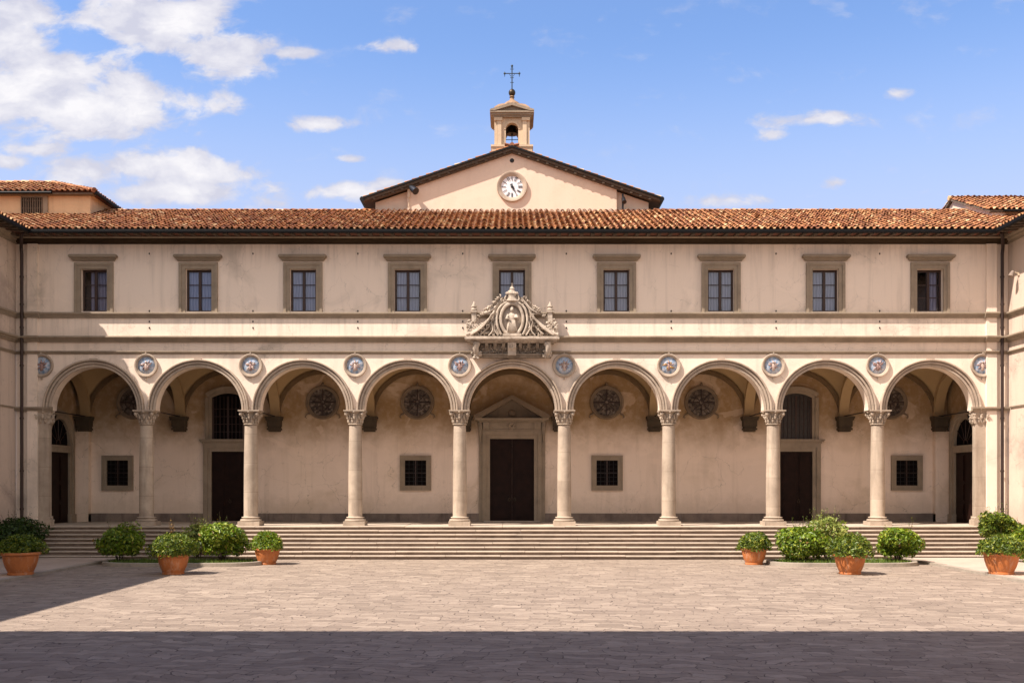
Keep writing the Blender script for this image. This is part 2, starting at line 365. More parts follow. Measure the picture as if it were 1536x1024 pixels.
def terracotta():
    m, k, b, _ = newmat('terracotta_pot'); p = pos(k)
    n = k.noise(p, 3.2, 5, .6); n2 = k.noise(p, 14, 4)
    c = k.mix(k.rng(n, .4, .75), (.48, .155, .040), (.33, .105, .03))
    c = k.mix(k.m('MULTIPLY', k.rng(k.noise(scaled(k, p, (4, 4, 1.2)), 1.6, 6, .7), .52, .68), .5), c, (.52, .36, .26))
    c = k.mix(k.m('MULTIPLY', k.rng(n2, .55, .75), .4), c, (.22, .085, .035))
    L(k, c, b.inputs['Base Color']); b.inputs['Roughness'].default_value = .7
    bp = k.n('ShaderNodeBump', ins={'Strength': .2, 'Distance': .01, 'Height': n2}); L(k, bp.outputs[0], b.inputs['Normal'])
    return m
M['pot'] = terracotta()
def leaf_mat(name, stops, trans=.22):
    m, k, b, out = newmat(name)
    g = k.n('ShaderNodeNewGeometry'); c = k.ramp(g.outputs['Random Per Island'], stops)
    L(k, c, b.inputs['Base Color']); b.inputs['Roughness'].default_value = .45; b.inputs['Specular IOR Level'].default_value = .35
    t = k.n('ShaderNodeBsdfTranslucent', ins={0: k.mix(1.0, c, (1.5, 1.5, .6), 'MULTIPLY')})
    mx = k.n('ShaderNodeMixShader', ins={0: trans, 1: b.outputs[0], 2: t.outputs[0]}); L(k, mx.outputs[0], out.inputs[0])
    return m
M['leaf'] = leaf_mat('bright_leaves', [(0, (.045, .085, .008)), (.4, (.105, .175, .010)), (.8, (.18, .245, .015)), (.95, (.29, .32, .03)), (.97, (.25, .15, .05)), (1, (.20, .11, .04))])
M['box'] = leaf_mat('boxwood_leaves', [(0, (.03, .06, .008)), (.5, (.085, .13, .010)), (.85, (.15, .19, .015)), (1, (.28, .27, .035))])
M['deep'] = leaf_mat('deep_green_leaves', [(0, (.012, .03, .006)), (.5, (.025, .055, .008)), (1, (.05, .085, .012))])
M['pale'] = leaf_mat('pale_green_leaves', [(0, (.10, .15, .03)), (.5, (.20, .25, .05)), (1, (.34, .34, .09))])
M['dry'] = leaf_mat('dry_red_leaves', [(0, (.20, .09, .03)), (.5, (.28, .15, .05)), (1, (.34, .22, .08))])
M['grass'] = leaf_mat('bed_grass', [(0, (.04, .08, .01)), (.6, (.10, .16, .02)), (1, (.18, .22, .04))])
M['stem'] = plain('shrub_bark', (.07, .048, .03), .9, var=.5)

# ------------------------------------------------------------------ ground, pavements
W = 23.65; FL = 1.4; P = 4.98; ZS = 6.9; RI, RO = 2.06, 2.41; YB = 5.0; WT = .6
g = MB(); g.face([(-400, -400, 0), (400, -400, 0), (400, 400, 0), (-400, 400, 0)])
tag(g.build('ground', M['paving'], fix=False), kind='structure')
for s in (-1, 1):
    mb = MB(); a, b_ = sorted((s*W, s*17.8)); mb.box(a, b_, -62, -2.9, -.1, .09)
    tag(mb.build('pavement', M['pave2']), kind='structure')
    mb = MB(); rr = random.Random(5+s); y = -62
    a, b_ = sorted((s*17.8, s*17.5))
    while y < -3.3:
        l = rr.uniform(.9, 1.3); e = min(y+l, -2.93)
        mb.box(a, b_, y+.006, e-.006, -.1, .1+rr.uniform(-.006, .006)); y = e
    tag(mb.build('kerb', M['kerb']), kind='structure')

# steps
st = thing('stone_staircase', 'broad flight of worn stone steps running the whole width below the columns', 'steps', (0, -2.9, 0))
NR = 8; RS = FL/NR; TR = .33
rr = random.Random(3)
for i in range(NR):
    y0 = -.6-(NR-1-i)*TR
    z0, z1 = i*RS, (i+1)*RS
    mb = MB(); rs_ = MB(); x = -W
    while x < W-.01:
        e = min(W, x+rr.uniform(1.9, 3.1))
        if W-e < .6: e = W
        j = rr.uniform(-.018, .018); jz = rr.uniform(-.010, .004); yy1 = YB if i == NR-1 else y0+TR+.06
        # riser set back under a projecting rounded nosing
        prof = [(y0+.065+j, z1-.058+jz), (y0+.012+j, z1-.055+jz), (y0+j, z1-.045+jz), (y0+j, z1-.012+jz), (y0+.012+j, z1+jz), (yy1, z1+jz), (yy1, z1-.058+jz)]
        mb.prism(prof, 'x', x+.008, e-.008)
        rs_.box(x+.004, e-.004, y0+.065+j*.5, yy1-.01, z0-.03, z1-.06+jz); x = e
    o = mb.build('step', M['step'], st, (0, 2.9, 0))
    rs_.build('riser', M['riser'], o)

# ------------------------------------------------------------------ the loggia building
B = thing('loggia_building', 'long cream plastered palace front with nine arches on columns and tiled eaves', 'building', (0, 0, 0))

def grid_wall(mb, x0, x1, z0, z1, y, holes, depth):
    """front wall face at y with rectangular holes (x0,x1,z0,z1) and reveals going back depth"""
    xs = sorted({x0, x1, *[h[0] for h in holes], *[h[1] for h in holes]}); zs = sorted({z0, z1, *[h[2] for h in holes], *[h[3] for h in holes]})
    for a, b in zip(xs, xs[1:]):
        for c, d_ in zip(zs, zs[1:]):
            mx, mz = (a+b)/2, (c+d_)/2
            if any(h[0] < mx < h[1] and h[2] < mz < h[3] for h in holes): continue
            mb.face([(a, y, c), (b, y, c), (b, y, d_), (a, y, d_)])
    for (a, b, c, d_) in holes:
        mb.face([(a, y, c), (a, y+depth, c), (a, y+depth, d_), (a, y, d_)]); mb.face([(b, y, c), (b, y, d_), (b, y+depth, d_), (b, y+depth, c)])
        mb.face([(a, y, d_), (a, y+depth, d_), (b, y+depth, d_), (b, y, d_)]); mb.face([(a, y, c), (b, y, c), (b, y+depth, c), (a, y+depth, c)])

WX = [k*P for k in range(-4, 5)]
ZT = 15.25; ZM = 9.72
WZ0, WZ1, WH = 11.60, 13.62, .625
mb = MB()
grid_wall(mb, -W, W, ZM, ZT, 0, [(x-WH, x+WH, WZ0, WZ1) for x in WX], .34)
SEG = 40
for k in range(-4, 5):
    cx = k*P; pts = [(cx-RI*cos(pi*i/SEG), ZS+RI*sin(pi*i/SEG)) for i in range(SEG+1)]
    for (a, c), (b, d_) in zip(pts, pts[1:]):
        mb.face([(a, 0, c), (b, 0, d_), (b, 0, ZM), (a, 0, ZM)])
        mb.face([(a, WT, c), (a, WT, ZM+2), (b, WT, ZM+2), (b, WT, d_)])
        mb.face([(a, 0, c), (a, WT, c), (b, WT, d_), (b, 0, d_)])
for k in range(-5, 5):
    a = k*P+RI if k > -5 else -W; b = (k+1)*P-RI if k < 4 else W
    mb.face([(a, 0, ZS), (b, 0, ZS), (b, 0, ZM), (a, 0, ZM)]); mb.face([(a, WT, ZS), (a, WT, ZM+2), (b, WT, ZM+2), (b, WT, ZS)])
    mb.face([(a, 0, ZS), (a, WT, ZS), (b, WT, ZS), (b, 0, ZS)])
for s in (-1, 1):
    a, b = sorted((s*W, s*22.55)); mb.box(a, b, .002, WT, 0, ZS-.002)
mb.build('front_wall', M['plaster'], B, fix=False)
# shell behind: upper floor, back wall of the upper storey, side closures
mb = MB(); mb.box(-W-6, W+6, .62, 5.8, 10.6, 10.8); mb.box(-W-6, W+6, 2.6, 5.9, 10.8, 15.6)
mb.build('upper_floor', M['dark'], B)

mb = MB()
grid_wall(mb, -W, W, FL-.1, 10.6, YB, [], .1)
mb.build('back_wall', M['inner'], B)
# end walls of the loggia
EX = 22.9
for s in (-1, 1):
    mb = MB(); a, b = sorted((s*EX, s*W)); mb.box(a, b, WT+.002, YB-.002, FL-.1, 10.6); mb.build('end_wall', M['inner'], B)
# base course on the back wall
runs = {}; rr = random.Random(11); x = -22.2
dr = [(-P*3-1.3, -P*3+1.3), (-1.72, 1.72), (P*3-1.3, P*3+1.3)]
while x < 22.2:
    e = x+rr.uniform(1.6, 2.6); e = min(e, 22.2)
    segs = [(x, e)]
    for (a, b) in dr:
        segs = [t for (p0, p1) in segs for t in ((p0, min(p1, a)), (max(p0, b), p1)) if t[1]-t[0] > .05]
    for (p0, p1) in segs: runs.setdefault(sum((p0+p1)/2 > d_[0] for d_ in dr), MB()).box(p0+.003, p1-.003, YB-.075+rr.uniform(-.006, .006), YB+.02, FL, PZ(769.5, YB)+rr.uniform(-.006, .006))
    x = e
for r_ in runs.values(): r_.build('base_course', M['plinth'], B)

# pilaster strips at the two ends of the front
def molding(mb, prof, x0, x1): mb.prism([(-a, z) for a, z in prof], 'x', x0, x1)
PILX = (22.58, 23.07)
for s in (-1, 1):
    pil = MB()
    a, b = sorted((s*PILX[0], s*PILX[1])); pil.box(a, b, -.12, .004, FL+.42, 14.8)
    a, b = sorted((s*(PILX[0]-.04), s*(PILX[1]+.05))); pil.box(a, b, -.17, .004, FL, FL+.40)
    pil.build('corner_pilaster', M['plaster'], B)

# mouldings: profile (projection, z)
def prof_cornice(z0, z1, p): h = z1-z0; return [(-.02, z0), (p*.3, z0), (p*.35, z0+h*.22), (p*.55, z0+h*.30), (p*.6, z0+h*.5), (p*.92, z0+h*.62), (p, z0+h*.72), (p, z0+h*.94), (p*.9, z1), (-.02, z1+.03)]
MOLD = [('architrave_moulding', 9.56, 9.70, .11), ('main_cornice', 10.13, 10.40, .30), ('string_course', 11.28, 11.54, .17)]
for nm, z0, z1, pj in MOLD:
    mb = MB(); molding(mb, prof_cornice(z0, z1, pj), -W, W)
    for s in (-1, 1):
        a, b = sorted((s*(PILX[0]-.10), s*(PILX[1]+.08))); molding(mb, [(a_+.11 if a_ > 0 else a_, z+(.003 if z > (z0+z1)/2 else -.003)) for a_, z in prof_cornice(z0, z1, pj)], a, b)
    mb.build(nm, M['trim'], B)
for s in (-1, 1):
    mb = MB(); a, b = sorted((s*21.9, s*W)); molding(mb, [(-.02, 6.86), (.16, 6.86), (.19, 6.95), (.23, 6.97), (.23, 7.04), (-.02, 7.06)], a, b)
    mb.build('impost_moulding', M['trim'], B)
# thin paint/stone fillet in the frieze joints (expansion seams every bay)
# eaves: cornice, soffit, rafters, gutter
EY, EZ = -1.25, 15.17; SL = .385
mb = MB(); molding(mb, [(-.02, 14.80), (.06, 14.80), (.08, 14.86), (.30, 14.93), (.34, 15.0), (-.02, 15.005)], -W, W); ec = mb.build('eaves_cornice', M['cornice_wood'], B)
mb = MB(); molding(mb, [(-.02, 15.006), (.40, 15.006), (.44, 15.03), (.44, 15.075), (-.02, 15.08)], -W, W); mb.build('cornice_fillet', M['trim'], ec)
mb = MB(); mb.prism([(.1, 15.27), (-1.22, 15.12), (-1.22, 15.15), (.1, 15.30)], 'x', -W, W); mb.build('eaves_soffit', M['soffit'], B)
mb = MB(); x = -W+.3
while x < W-.2:
    mb.prism([(.05, 15.265), (-1.14, 15.118), (-1.14, 15.02), (-1.02, 14.99), (.05, 15.12)], 'x', x, x+.16); x += .52
mb.build('rafter_tails', M['rafter'], B)
mb = MB(); mb.tube([(-22.55, EY-.02, EZ-.07), (22.55, EY-.02, EZ-.07)], .085, 10); mb.box(-22.55, 22.55, EY-.11, EY+.07, EZ-.045, EZ+.012); mb.build('gutter', M['gutter'], B)
for s in (-1, 1):
    mb = MB(); x = s*23.27
    mb.tube([(s*22.75, EY+.05, EZ-.1), (s*22.95, -.9, 14.95), (x, -.28, 14.6), (x, -.22, 14.3), (x, -.22, 1.0)], .075, 10)
    for z in (13.2, 11.9, 10.8, 9.0, 6.5, 4, 2.2): mb.lathe([(.095, -.04), (.095, .04)], (x, -.22, z), 10)
    mb.build('downpipe', M['pipe'], B, smooth=40)

# roof tiles
def tile_roof(mb, O, Uv, Vv, nu, nv, seed, clip=None, pitch=.29, tl=.40, r0=.10, r1=.08):
    rr = random.Random(seed); O, Uv, Vv = Vector(O), Vector(Uv).normalized(), Vector(Vv).normalized(); Nn = Uv.cross(Vv)
    if Nn.z < 0: Nn = -Nn
    for i in range(nu):
        off = rr.uniform(-.02, .02)
        for j in range(nv):
            c = O+Uv*((i+.5)*pitch+off+rr.uniform(-.018, .018))+Vv*(j*tl+rr.uniform(-.025, .025))
            if clip and not clip(c): continue
            lift = .045+rr.uniform(-.006, .02); yaw = rr.uniform(-.05, .05)
            A = c+Nn*lift; Bq = c+Vv*(tl+.05)+Nn*(.0)+Uv*yaw
            ra, rb = r0*rr.uniform(.93, 1.07), r1
            va, vb, vc = [], [], []
            for t in range(6):
                an = pi*t/5; a_ = Uv*cos(an); b_ = Nn*sin(an)
                va.append(mb.vt(A+a_*ra+b_*ra)); vb.append(mb.vt(Bq+a_*rb+b_*rb)); vc.append(mb.vt(A+a_*(ra-.022)+b_*(ra-.022)))
            for t in range(5):
                mb.f.append([va[t], va[t+1], vb[t+1], vb[t]]); mb.f.append([va[t+1], va[t], vc[t], vc[t+1]])
            # pan tile beside it
            c2 = c+Uv*pitch*.5; vp, vq = [], []
            for t in range(4):
                an = pi+pi*t/3; a_ = Uv*cos(an)*.085; b_ = Nn*(.06+sin(an)*.05)
                vp.append(mb.vt(c2+Nn*.03+a_+b_)); vq.append(mb.vt(c2+Vv*(tl+.04)+a_+b_))
            for t in range(3): mb.f.append([vp[t], vp[t+1], vq[t+1], vq[t]])
def ridge(mb, a, b, seed, r=.13, l=.42):
    rr = random.Random(seed); a, b = Vector(a), Vector(b); n = int((b-a).length/l); dv = (b-a)/n
    for i in range(n):
        p0 = a+dv*i+Vector((0, 0, rr.uniform(.0, .03))); p1 = a+dv*(i+1.1)+Vector((0, 0, rr.uniform(-.01, .01)))
        mb.tube([p0, p1], [r*rr.uniform(.95, 1.12), r*.86], 8)
vs = Vector((0, 1, SL)).normalized()
RYR = 6.0; RZR = EZ+SL*(RYR-EY)
LEN = sqrt((RYR-EY)**2+(RZR-EZ)**2)
mb = MB(); x0 = -22.6-5; nu = int(2*27.6/.29)
tile_roof(mb, (x0, EY-.08, EZ+.0), (1, 0, 0), vs, nu, int(LEN/.40)+1, 21, clip=lambda c: abs(c.x) < 22.55+(c.y-EY)*1.0+.2)
ridge(mb, (-27.5, RYR+.05, RZR+.05), (-7.6, RYR+.05, RZR+.05), 4); ridge(mb, (7.6, RYR+.05, RZR+.05), (27.5, RYR+.05, RZR+.05), 5)
mb.build('tile_covering', M['tile'], B, fix=False)
mb = MB(); mb.prism([(EY+.03, EZ-.01), (RYR, RZR-.03), (12.5, RZR-.03-2.5), (12.5, 14), (.1, 14.9), (.1, 15.1), (EY+.03, EZ-.05)], 'x', -W-.01, W+.01); mb.build('roof_deck', M['tilebed'], B)

# archivolts with keystones
mb0 = MB()
pr = [(RI-.004, .02), (RI-.004, -.06), (RI+.09, -.06), (RI+.092, -.012), (RI+.135, -.012), (RI+.138, -.11), (RI+.225, -.11), (RI+.228, -.03), (RI+.262, -.03), (RI+.265, -.17), (RI+.29, -.20), (RO-.02, -.20), (RO, -.18), (RO, .02)]
mb0.ring((0, 0, 0), pr, 44, 0.0, pi)
av = mb0.build('archivolt', M['arch'], B, (WX[0], 0, ZS), smooth=35)
ks = MB(); ks.prism([(-.16, RO-.02), (.16, RO-.02), (.17, RO+.04), (-.17, RO+.04)], 'y', -.17, .0)
ks.build('keystone', M['arch'], av)
for x in WX[1:]: copy_tree(av, B, (x, 0, ZS))

# columns
def rosette(mb, c, r, rnd, n=5):
    for i in range(n):
        a = 2*pi*i/n+rnd.random(); mb.ball((c[0]+r*.6*cos(a), c[1]-.01, c[2]+r*.6*sin(a)), (r*.5, r*.4, r*.5), 6, 4)
def capital(mb, z0, z1, rb, half, seed, sq=False, ymax=None):
    """leafy capital from neck radius rb to abacus half width"""
    h = z1-z0; rnd = random.Random(seed)
    if sq: mb.lathe([(rb*1.41, 0), (rb*1.45, h*.6), (half*1.3, h*.86)], (0, 0, z0), 4, ph=pi/4)
    else: mb.lathe([(rb, 0), (rb*1.02, h*.2), (rb*1.04, h*.5), (rb*1.2, h*.78), (half*.98, h*.86)], (0, 0, z0), 20)
    mb.lathe([(rb*1.15, -.05), (rb*1.22, -.025), (rb*1.15, 0)], (0, 0, z0), 20 if not sq else 4, ph=pi/4)
    for row, (zz, n, sz, out) in enumerate(((.28, 10, .10, 1.12), (.55, 10, .10, 1.28))):
        for i in range(n):
            a = 2*pi*(i+.5*row)/n
            if sq:
                m = max(abs(cos(a)), abs(sin(a))); rad = rb*out/m*.98
            else: rad = rb*out
            mb.ball((rad*cos(a), rad*sin(a), z0+h*zz-.04), (sz*.62, sz*.62, h*.2), 6, 5)
            mb.ball((rad*1.14*cos(a), rad*1.14*sin(a), z0+h*(zz+.09)), (sz*.5, sz*.5, .035), 6, 4)
    for a in (pi/4, 3*pi/4, 5*pi/4, 7*pi/4):
        c = (half*1.16*cos(a), half*1.16*sin(a), z0+h*.70)
        mb.ball(c, (.085, .085, .095), 8, 6); mb.ball((c[0]*.82, c[1]*.82, c[2]+.03), (.09, .09, .06), 8, 5); mb.ball((c[0]*.9, c[1]*.9, c[2]-.1), (.05, .05, .06), 6, 5)
    for a in (0, pi/2, pi, 3*pi/2): mb.ball((half*.93*cos(a), half*.93*sin(a), z0+h*.86), (.075, .075, .06), 8, 5)
    # abacus: a moulded square slab
    mb.box(-half, half, -half, half, z0+h*.86, z0+h*.91); mb.box(-half-.03, half+.03, -half-.03, half+.03, z0+h*.913, z1)
    if ymax is not None: mb.v = [(a, min(b-.04, ymax), c) for a, b, c in mb.v]
CZ0 = FL; CAPZ = PZ(635, .0); SH = CAPZ-.05
rb, rt = .335, .292
prof = [(rb, FL+.40), (rb, FL+.55)]
for i in range(12):
    t = i/11; prof.append((rb+(rt-rb)*t+.014*sin(pi*t), FL+.6+(SH-FL-.62)*t))
mb = MB(); mb.lathe([(r, z-FL) for r, z in prof], seg=32)
PC = 5.01
c0 = mb.build('column', M['col'], B, (-3.5*PC, .3, FL), smooth=40)
mb = MB(); mb.box(-.515, .515, -.49, .49, 0, .20); mb.lathe([(.47, .20), (.50, .225), (.50, .275), (.47, .30), (.40, .305), (.385, .33), (.40, .352), (.43, .36), (.44, .385), (.42, .41), (.36, .415), (.34, .44)], seg=32)
mb.build('column_base', M['col'], c0, smooth=35)
mb = MB(); capital(mb, CAPZ-FL, ZS-FL-.0, rt, .47, 1)
mb.build('capital', M['col'], c0, smooth=40)
for k in range(-3, 5):
    if k > -3: copy_tree(c0, B, ((k-.5)*PC, .3, FL))
# end responds
RX0, RX1 = 22.08, 22.575
for s in (-1, 1):
    hx = (RX1-RX0)/2; cx = s*(RX0+RX1)/2
    mb = MB(); mb.box(-hx, hx, -.34, -.02, .42, CAPZ-FL)
    r_ = mb.build('respond', M['col'], B, (cx, .3, FL))
    mb = MB(); mb.box(-hx-.13, hx+.1, -.50, .04, 0, .2); mb.prism([(-hx-.13, .2), (hx+.08, .2), (hx+.08, .28), (hx, .30), (hx+.05, .36), (hx, .42), (-hx, .42), (-hx-.06, .36), (-hx-.04, .30), (-hx-.13, .28)] if s > 0 else [(-hx-.08, .2), (hx+.13, .2), (hx+.13, .28), (hx+.04, .30), (hx+.06, .36), (hx, .42), (-hx, .42), (-hx-.05, .36), (-hx, .30), (-hx-.08, .28)], 'y', -.42, .02)
    mb.build('respond_base', M['col'], r_)
    mb = MB(); capital(mb, CAPZ-FL, ZS-FL-.0, .315, .36, 2, True, .03); mb.build('capital', M['col'], r_, smooth=40)

# vaults
VL = YB-WT; VC = WT+VL/2; VR = sqrt((P/2)**2+(VL/2)**2)
G = 18
mb0 = MB(); idx = {}
for i in range(G+1):
    for j in range(G+1):
        x = -P/2+P*i/G; y = -VL/2+VL*j/G
        idx[i, j] = mb0.vt((x, y, sqrt(max(1e-6, VR*VR-x*x-y*y))))
for i in range(G):
    for j in range(G): mb0.f.append([idx[i, j], idx[i, j+1], idx[i+1, j+1], idx[i+1, j]])
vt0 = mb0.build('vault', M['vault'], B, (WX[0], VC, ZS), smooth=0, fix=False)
mb = MB(); mb.ring((0, VL/2, 0), [(P/2-.02, .05), (P/2-.02, -.10), (P/2-.23, -.10), (P/2-.25, .05)], 32, 0, pi)
mb.build('wall_rib', M['rib'], vt0, smooth=35)
for x in WX[1:]: copy_tree(vt0, B, (x, VC, ZS))
# transverse arches, corbels and tie rods
def swap(x, y, z): return (y, x, z)
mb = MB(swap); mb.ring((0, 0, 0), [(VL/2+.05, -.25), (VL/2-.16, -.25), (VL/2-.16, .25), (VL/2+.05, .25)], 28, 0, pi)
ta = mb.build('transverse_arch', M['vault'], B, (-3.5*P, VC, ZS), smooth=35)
cb = MB(); zz = 0
for (w_, dp, z0, z1) in ((.86, .62, -.10, 0), (.80, .56, -.20, -.10), (.70, .48, -.52, -.20), (.62, .42, -.60, -.52), (.70, .48, -.70, -.60), (.58, .36, -.78, -.70)):
    cb.box(-w_/2, w_/2, VL/2-dp, VL/2+.02, z0+.001, z1)
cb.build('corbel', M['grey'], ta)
mb = MB(); mb.tube([(0, -VL/2-.1, .03), (0, VL/2, .03)], .028, 8); mb.build('tie_rod', M['iron'], ta)
for k in range(-3, 5):
    if k > -3: copy_tree(ta, B, ((k-.5)*P, VC, ZS))
for s in (-1, 1):
    e = copy_tree(ta, B, (s*4.5*P, VC, ZS))
    # corner pier under the end corbel
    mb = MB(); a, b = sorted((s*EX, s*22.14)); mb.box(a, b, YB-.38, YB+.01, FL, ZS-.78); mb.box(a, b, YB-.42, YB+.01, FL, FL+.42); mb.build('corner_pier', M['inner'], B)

# ------------------------------------------------------------------ upper windows
def upper_window(parent, x, opening, lab=None):
    o = MB()
    # moulded surround: outer and inner bands
    z0, z1 = WZ0-.05, WZ1; e = .30
    for (a, b, y) in ((WH, WH+.17, -.07), (WH+.17, WH+e, -.11)):
        o.box(-b, -a, y, .01, z0, z1+a-WH+(b-a)); o.box(a, b, y, .01, z0, z1+a-WH+(b-a)); o.box(-a, a, y, .01, z1+(a-WH), z1+(b-WH))
    w_ = o.build('window', M['trim'], parent, (x, 0, 0))
    h = MB(); hz = 14.0
    for (pj, a, z_0, z_1) in ((.10, 1.0, hz, hz+.05), (.16, 1.04, hz+.05, hz+.11), (.25, 1.10, hz+.11, hz+.15), (.30, 1.13, hz+.15, hz+.235), (.27, 1.11, hz+.235, hz+.27)):
        h.box(-a, a, -pj, .01, z_0+.0005, z_1)
    h.build('window_hood', M['trim'], w_)
    f = MB(); yb = .22
    f.box(-WH, -WH+.09, yb, yb+.08, WZ0, WZ1); f.box(WH-.09, WH, yb, yb+.08, WZ0, WZ1)
    f.box(-WH+.09, WH-.09, yb, yb+.08, WZ1-.11, WZ1); f.box(-WH+.09, WH-.09, yb, yb+.08, WZ0, WZ0+.08)
    f.box(-.065, .065, yb-.02, yb+.06, WZ0+.08, WZ1-.11)
    ih = (WZ1-.11-WZ0-.08)/3
    for i in (1, 2):
        z = WZ0+.08+ih*i
        f.box(-WH+.09, -.065, yb+.01, yb+.06, z-.02, z+.02); f.box(.065, WH-.09, yb+.01, yb+.06, z-.02, z+.02)
    f.build('casement', M['frame'], w_)
    gl = MB(); gl.face([(-WH+.05, yb+.04, WZ0+.05), (WH-.05, yb+.04, WZ0+.05), (WH-.05, yb+.04, WZ1-.05), (-WH+.05, yb+.04, WZ1-.05)]); gl.build('pane', M['glass'], w_, fix=False)
    # net curtains: folded sheets over the drawn share of the window
    cu = MB()
    for (a, b) in opening:
        n = max(8, int((b-a)*60)); pts = [(a+(b-a)*i/n, .36+.022*sin(i*1.7)+.012*sin(i*.63+x)) for i in range(n+1)]
        for (xa, ya), (xb, yb2) in zip(pts, pts[1:]): cu.face([(xa, ya, WZ0+.02), (xb, yb2, WZ0+.02), (xb, yb2, WZ1-.05), (xa, ya, WZ1-.05)])
    if opening: cu.build('curtain', M['curtain'], w_, smooth=0, fix=False)
    return w_
opn = [[(-.28, .56)], [(-.57, .57)], [(-.56, -.06), (-.03, .57)], [(-.57, .50)], [(-.57, .57)], [(-.52, .57)], [(-.57, .03), (.12, .57)], [(-.50, .57)], [(.08, .46)]]
for x, c in zip(WX, opn): upper_window(B, x, c)
# putlog holes and iron pegs left in the upper wall
mb = MB()
for i in range(-4, 4):
    x = (i+.5)*P+.1
    for z in (14.35, 11.62, 11.12, 10.82): mb.ball((x+.02*((i*7) % 3), -.01, z), (.035, .03, .05), 6, 4)
mb.build('wall_peg', M['iron'], B)

# ------------------------------------------------------------------ roundels in the spandrels
def roundel_mat(seed):
    m, k, b, _ = newmat('glazed_roundel'); tc = k.n('ShaderNodeTexCoord').outputs['Object']
    s3 = k.n('ShaderNodeSeparateXYZ', ins={0: tc}); ang = k.m('ARCTAN2', s3.outputs[2], s3.outputs[0])
    rad = k.m('SQRT', k.m('ADD', k.m('MULTIPLY', s3.outputs[0], s3.outputs[0]), k.m('MULTIPLY', s3.outputs[2], s3.outputs[2])))
    n = k.noise(k.n('ShaderNodeVectorMath', operation='ADD', ins={0: tc, 1: (seed*3.1, 0, seed*1.7)}).outputs[0], 7, 5, .7)
    ray = k.m('SINE', k.m('ADD', k.m('MULTIPLY', ang, 9.0), k.m('MULTIPLY', n, 9.0)))
    c = k.ramp(n, [(.32, (.10, .17, .30)), (.43, (.20, .29, .42)), (.53, (.34, .41, .49)), (.66, (.56, .55, .58))])
    c = k.mix(k.m('MULTIPLY', k.rng(ray, .3, .8), .55), c, (.52, .52, .60))
    c = k.mix(k.rng(rad, .40, .43), c, (.30, .33, .48))
    L(k, c, b.inputs['Base Color']); b.inputs['Roughness'].default_value = .3
    return m
M['rd'] = [roundel_mat(i) for i in range(3)]
M['glaze'] = [plain('red_glaze', (.36, .225, .20), .35, var=.5, scale=12), plain('white_glaze', (.55, .42, .36), .35, var=.4, scale=12), plain('ochre_glaze', (.42, .24, .08), .35, var=.4, scale=12)]
def roundel(x, i):
    o = MB(); o.ring((0, 0, 0), [(.415, .02), (.415, -.03), (.44, -.06), (.47, -.065), (.49, -.11), (.545, -.115), (.565, -.07), (.565, .02)], 36, 0, 2*pi)
    r = o.build('roundel', M['arch'], B, (x, 0, PZ(548, 0)), smooth=35)
    k = MB(); k.box(-.03, .03, -.12, 0, .55, .62); k.box(-.025, .025, -.08, 0, -.68, -.55); k.build('roundel_clip', M['arch'], r)
    f = MB(); f.ring((0, 0, 0), [(.002, -.05), (.2, -.04), (.42, -.004), (.42, .0), (.002, 0)], 28, 0, 2*pi); f.build('glazed_disc', M['rd'][i % 3], r, smooth=0)
    rnd = random.Random(40+i); n = 9
    # star-like relief of leaves about a small standing figure
    s = MB(); ph = rnd.random()*.5
    for t in range(n):
        a = pi/2+2*pi*t/n+ph*(t % 2); l = rnd.uniform(.20, .34)
        s.tube([(.05*cos(a), -.05, .05*sin(a)), (l*.6*cos(a), -.06, l*.6*sin(a)), (l*cos(a+.15), -.03, l*sin(a+.15))], [.03, .034, .008], 6)
    s.build('relief_rays', M['glaze'][(i+2) % 3 if i % 4 == 2 else 0], r, smooth=0)
    g_ = MB(); g_.lathe([(.03, -.26), (.085, -.24), (.07, -.1), (.085, .03), (.05, .08)], (0, -.05, 0), 10, sy=.6); g_.ball((0, -.07, .14), .055, 8, 6)
    for sg in (-1, 1): g_.tube([(sg*.06, -.06, .04), (sg*.16, -.07, .02), (sg*.24, -.05, .08)], [.028, .025, .018], 6)
    g_.build('relief_figure', M['glaze'][1 if i % 2 else 0], r, smooth=0)
for i in range(10): roundel((i-4.5)*P, i)

# ------------------------------------------------------------------ back wall openings
def square_window(px):
    x = PX(px, YB); z = PZ(709, YB)
    o = MB(); a, b, c, d_ = .56, .82, .66, .92
    for (i0, i1, j0, j1, y) in ((a, a+.17, c, c+.17, -.10), (a+.17, b, c+.17, d_, -.14)):
        o.box(-i1, -i0, y, .01, -j1, j1); o.box(i0, i1, y, .01, -j1, j1); o.box(-i0, i0, y, .01, j0, j1); o.box(-i0, i0, y, .01, -j1, -j0)
    w_ = o.build('grated_window', M['trim'], B, (x, YB, z))
    k = MB(); k.box(-a, a, -.02, .0, -c, c); k.build('dark_pane', M['dark'], w_)
    b_ = MB()
    for i in range(1, 5): b_.tube([(-a+2*a*i/5, -.075, -c), (-a+2*a*i/5, -.075, c)], .013, 6)
    for j in range(1, 6): b_.tube([(-a, -.075, -c+2*c*j/6), (a, -.075, -c+2*c*j/6)], .013, 6)
    b_.build('iron_grate', M['iron'], w_)
    f = MB(); f.box(-.035, .035, -.05, -.021, -c, c); f.box(-a, a, -.045, -.022, -.03, .03); f.build('sash', M['frame'], w_)
for px in (177, 623.5, 910.5, 1359.5): square_window(px)

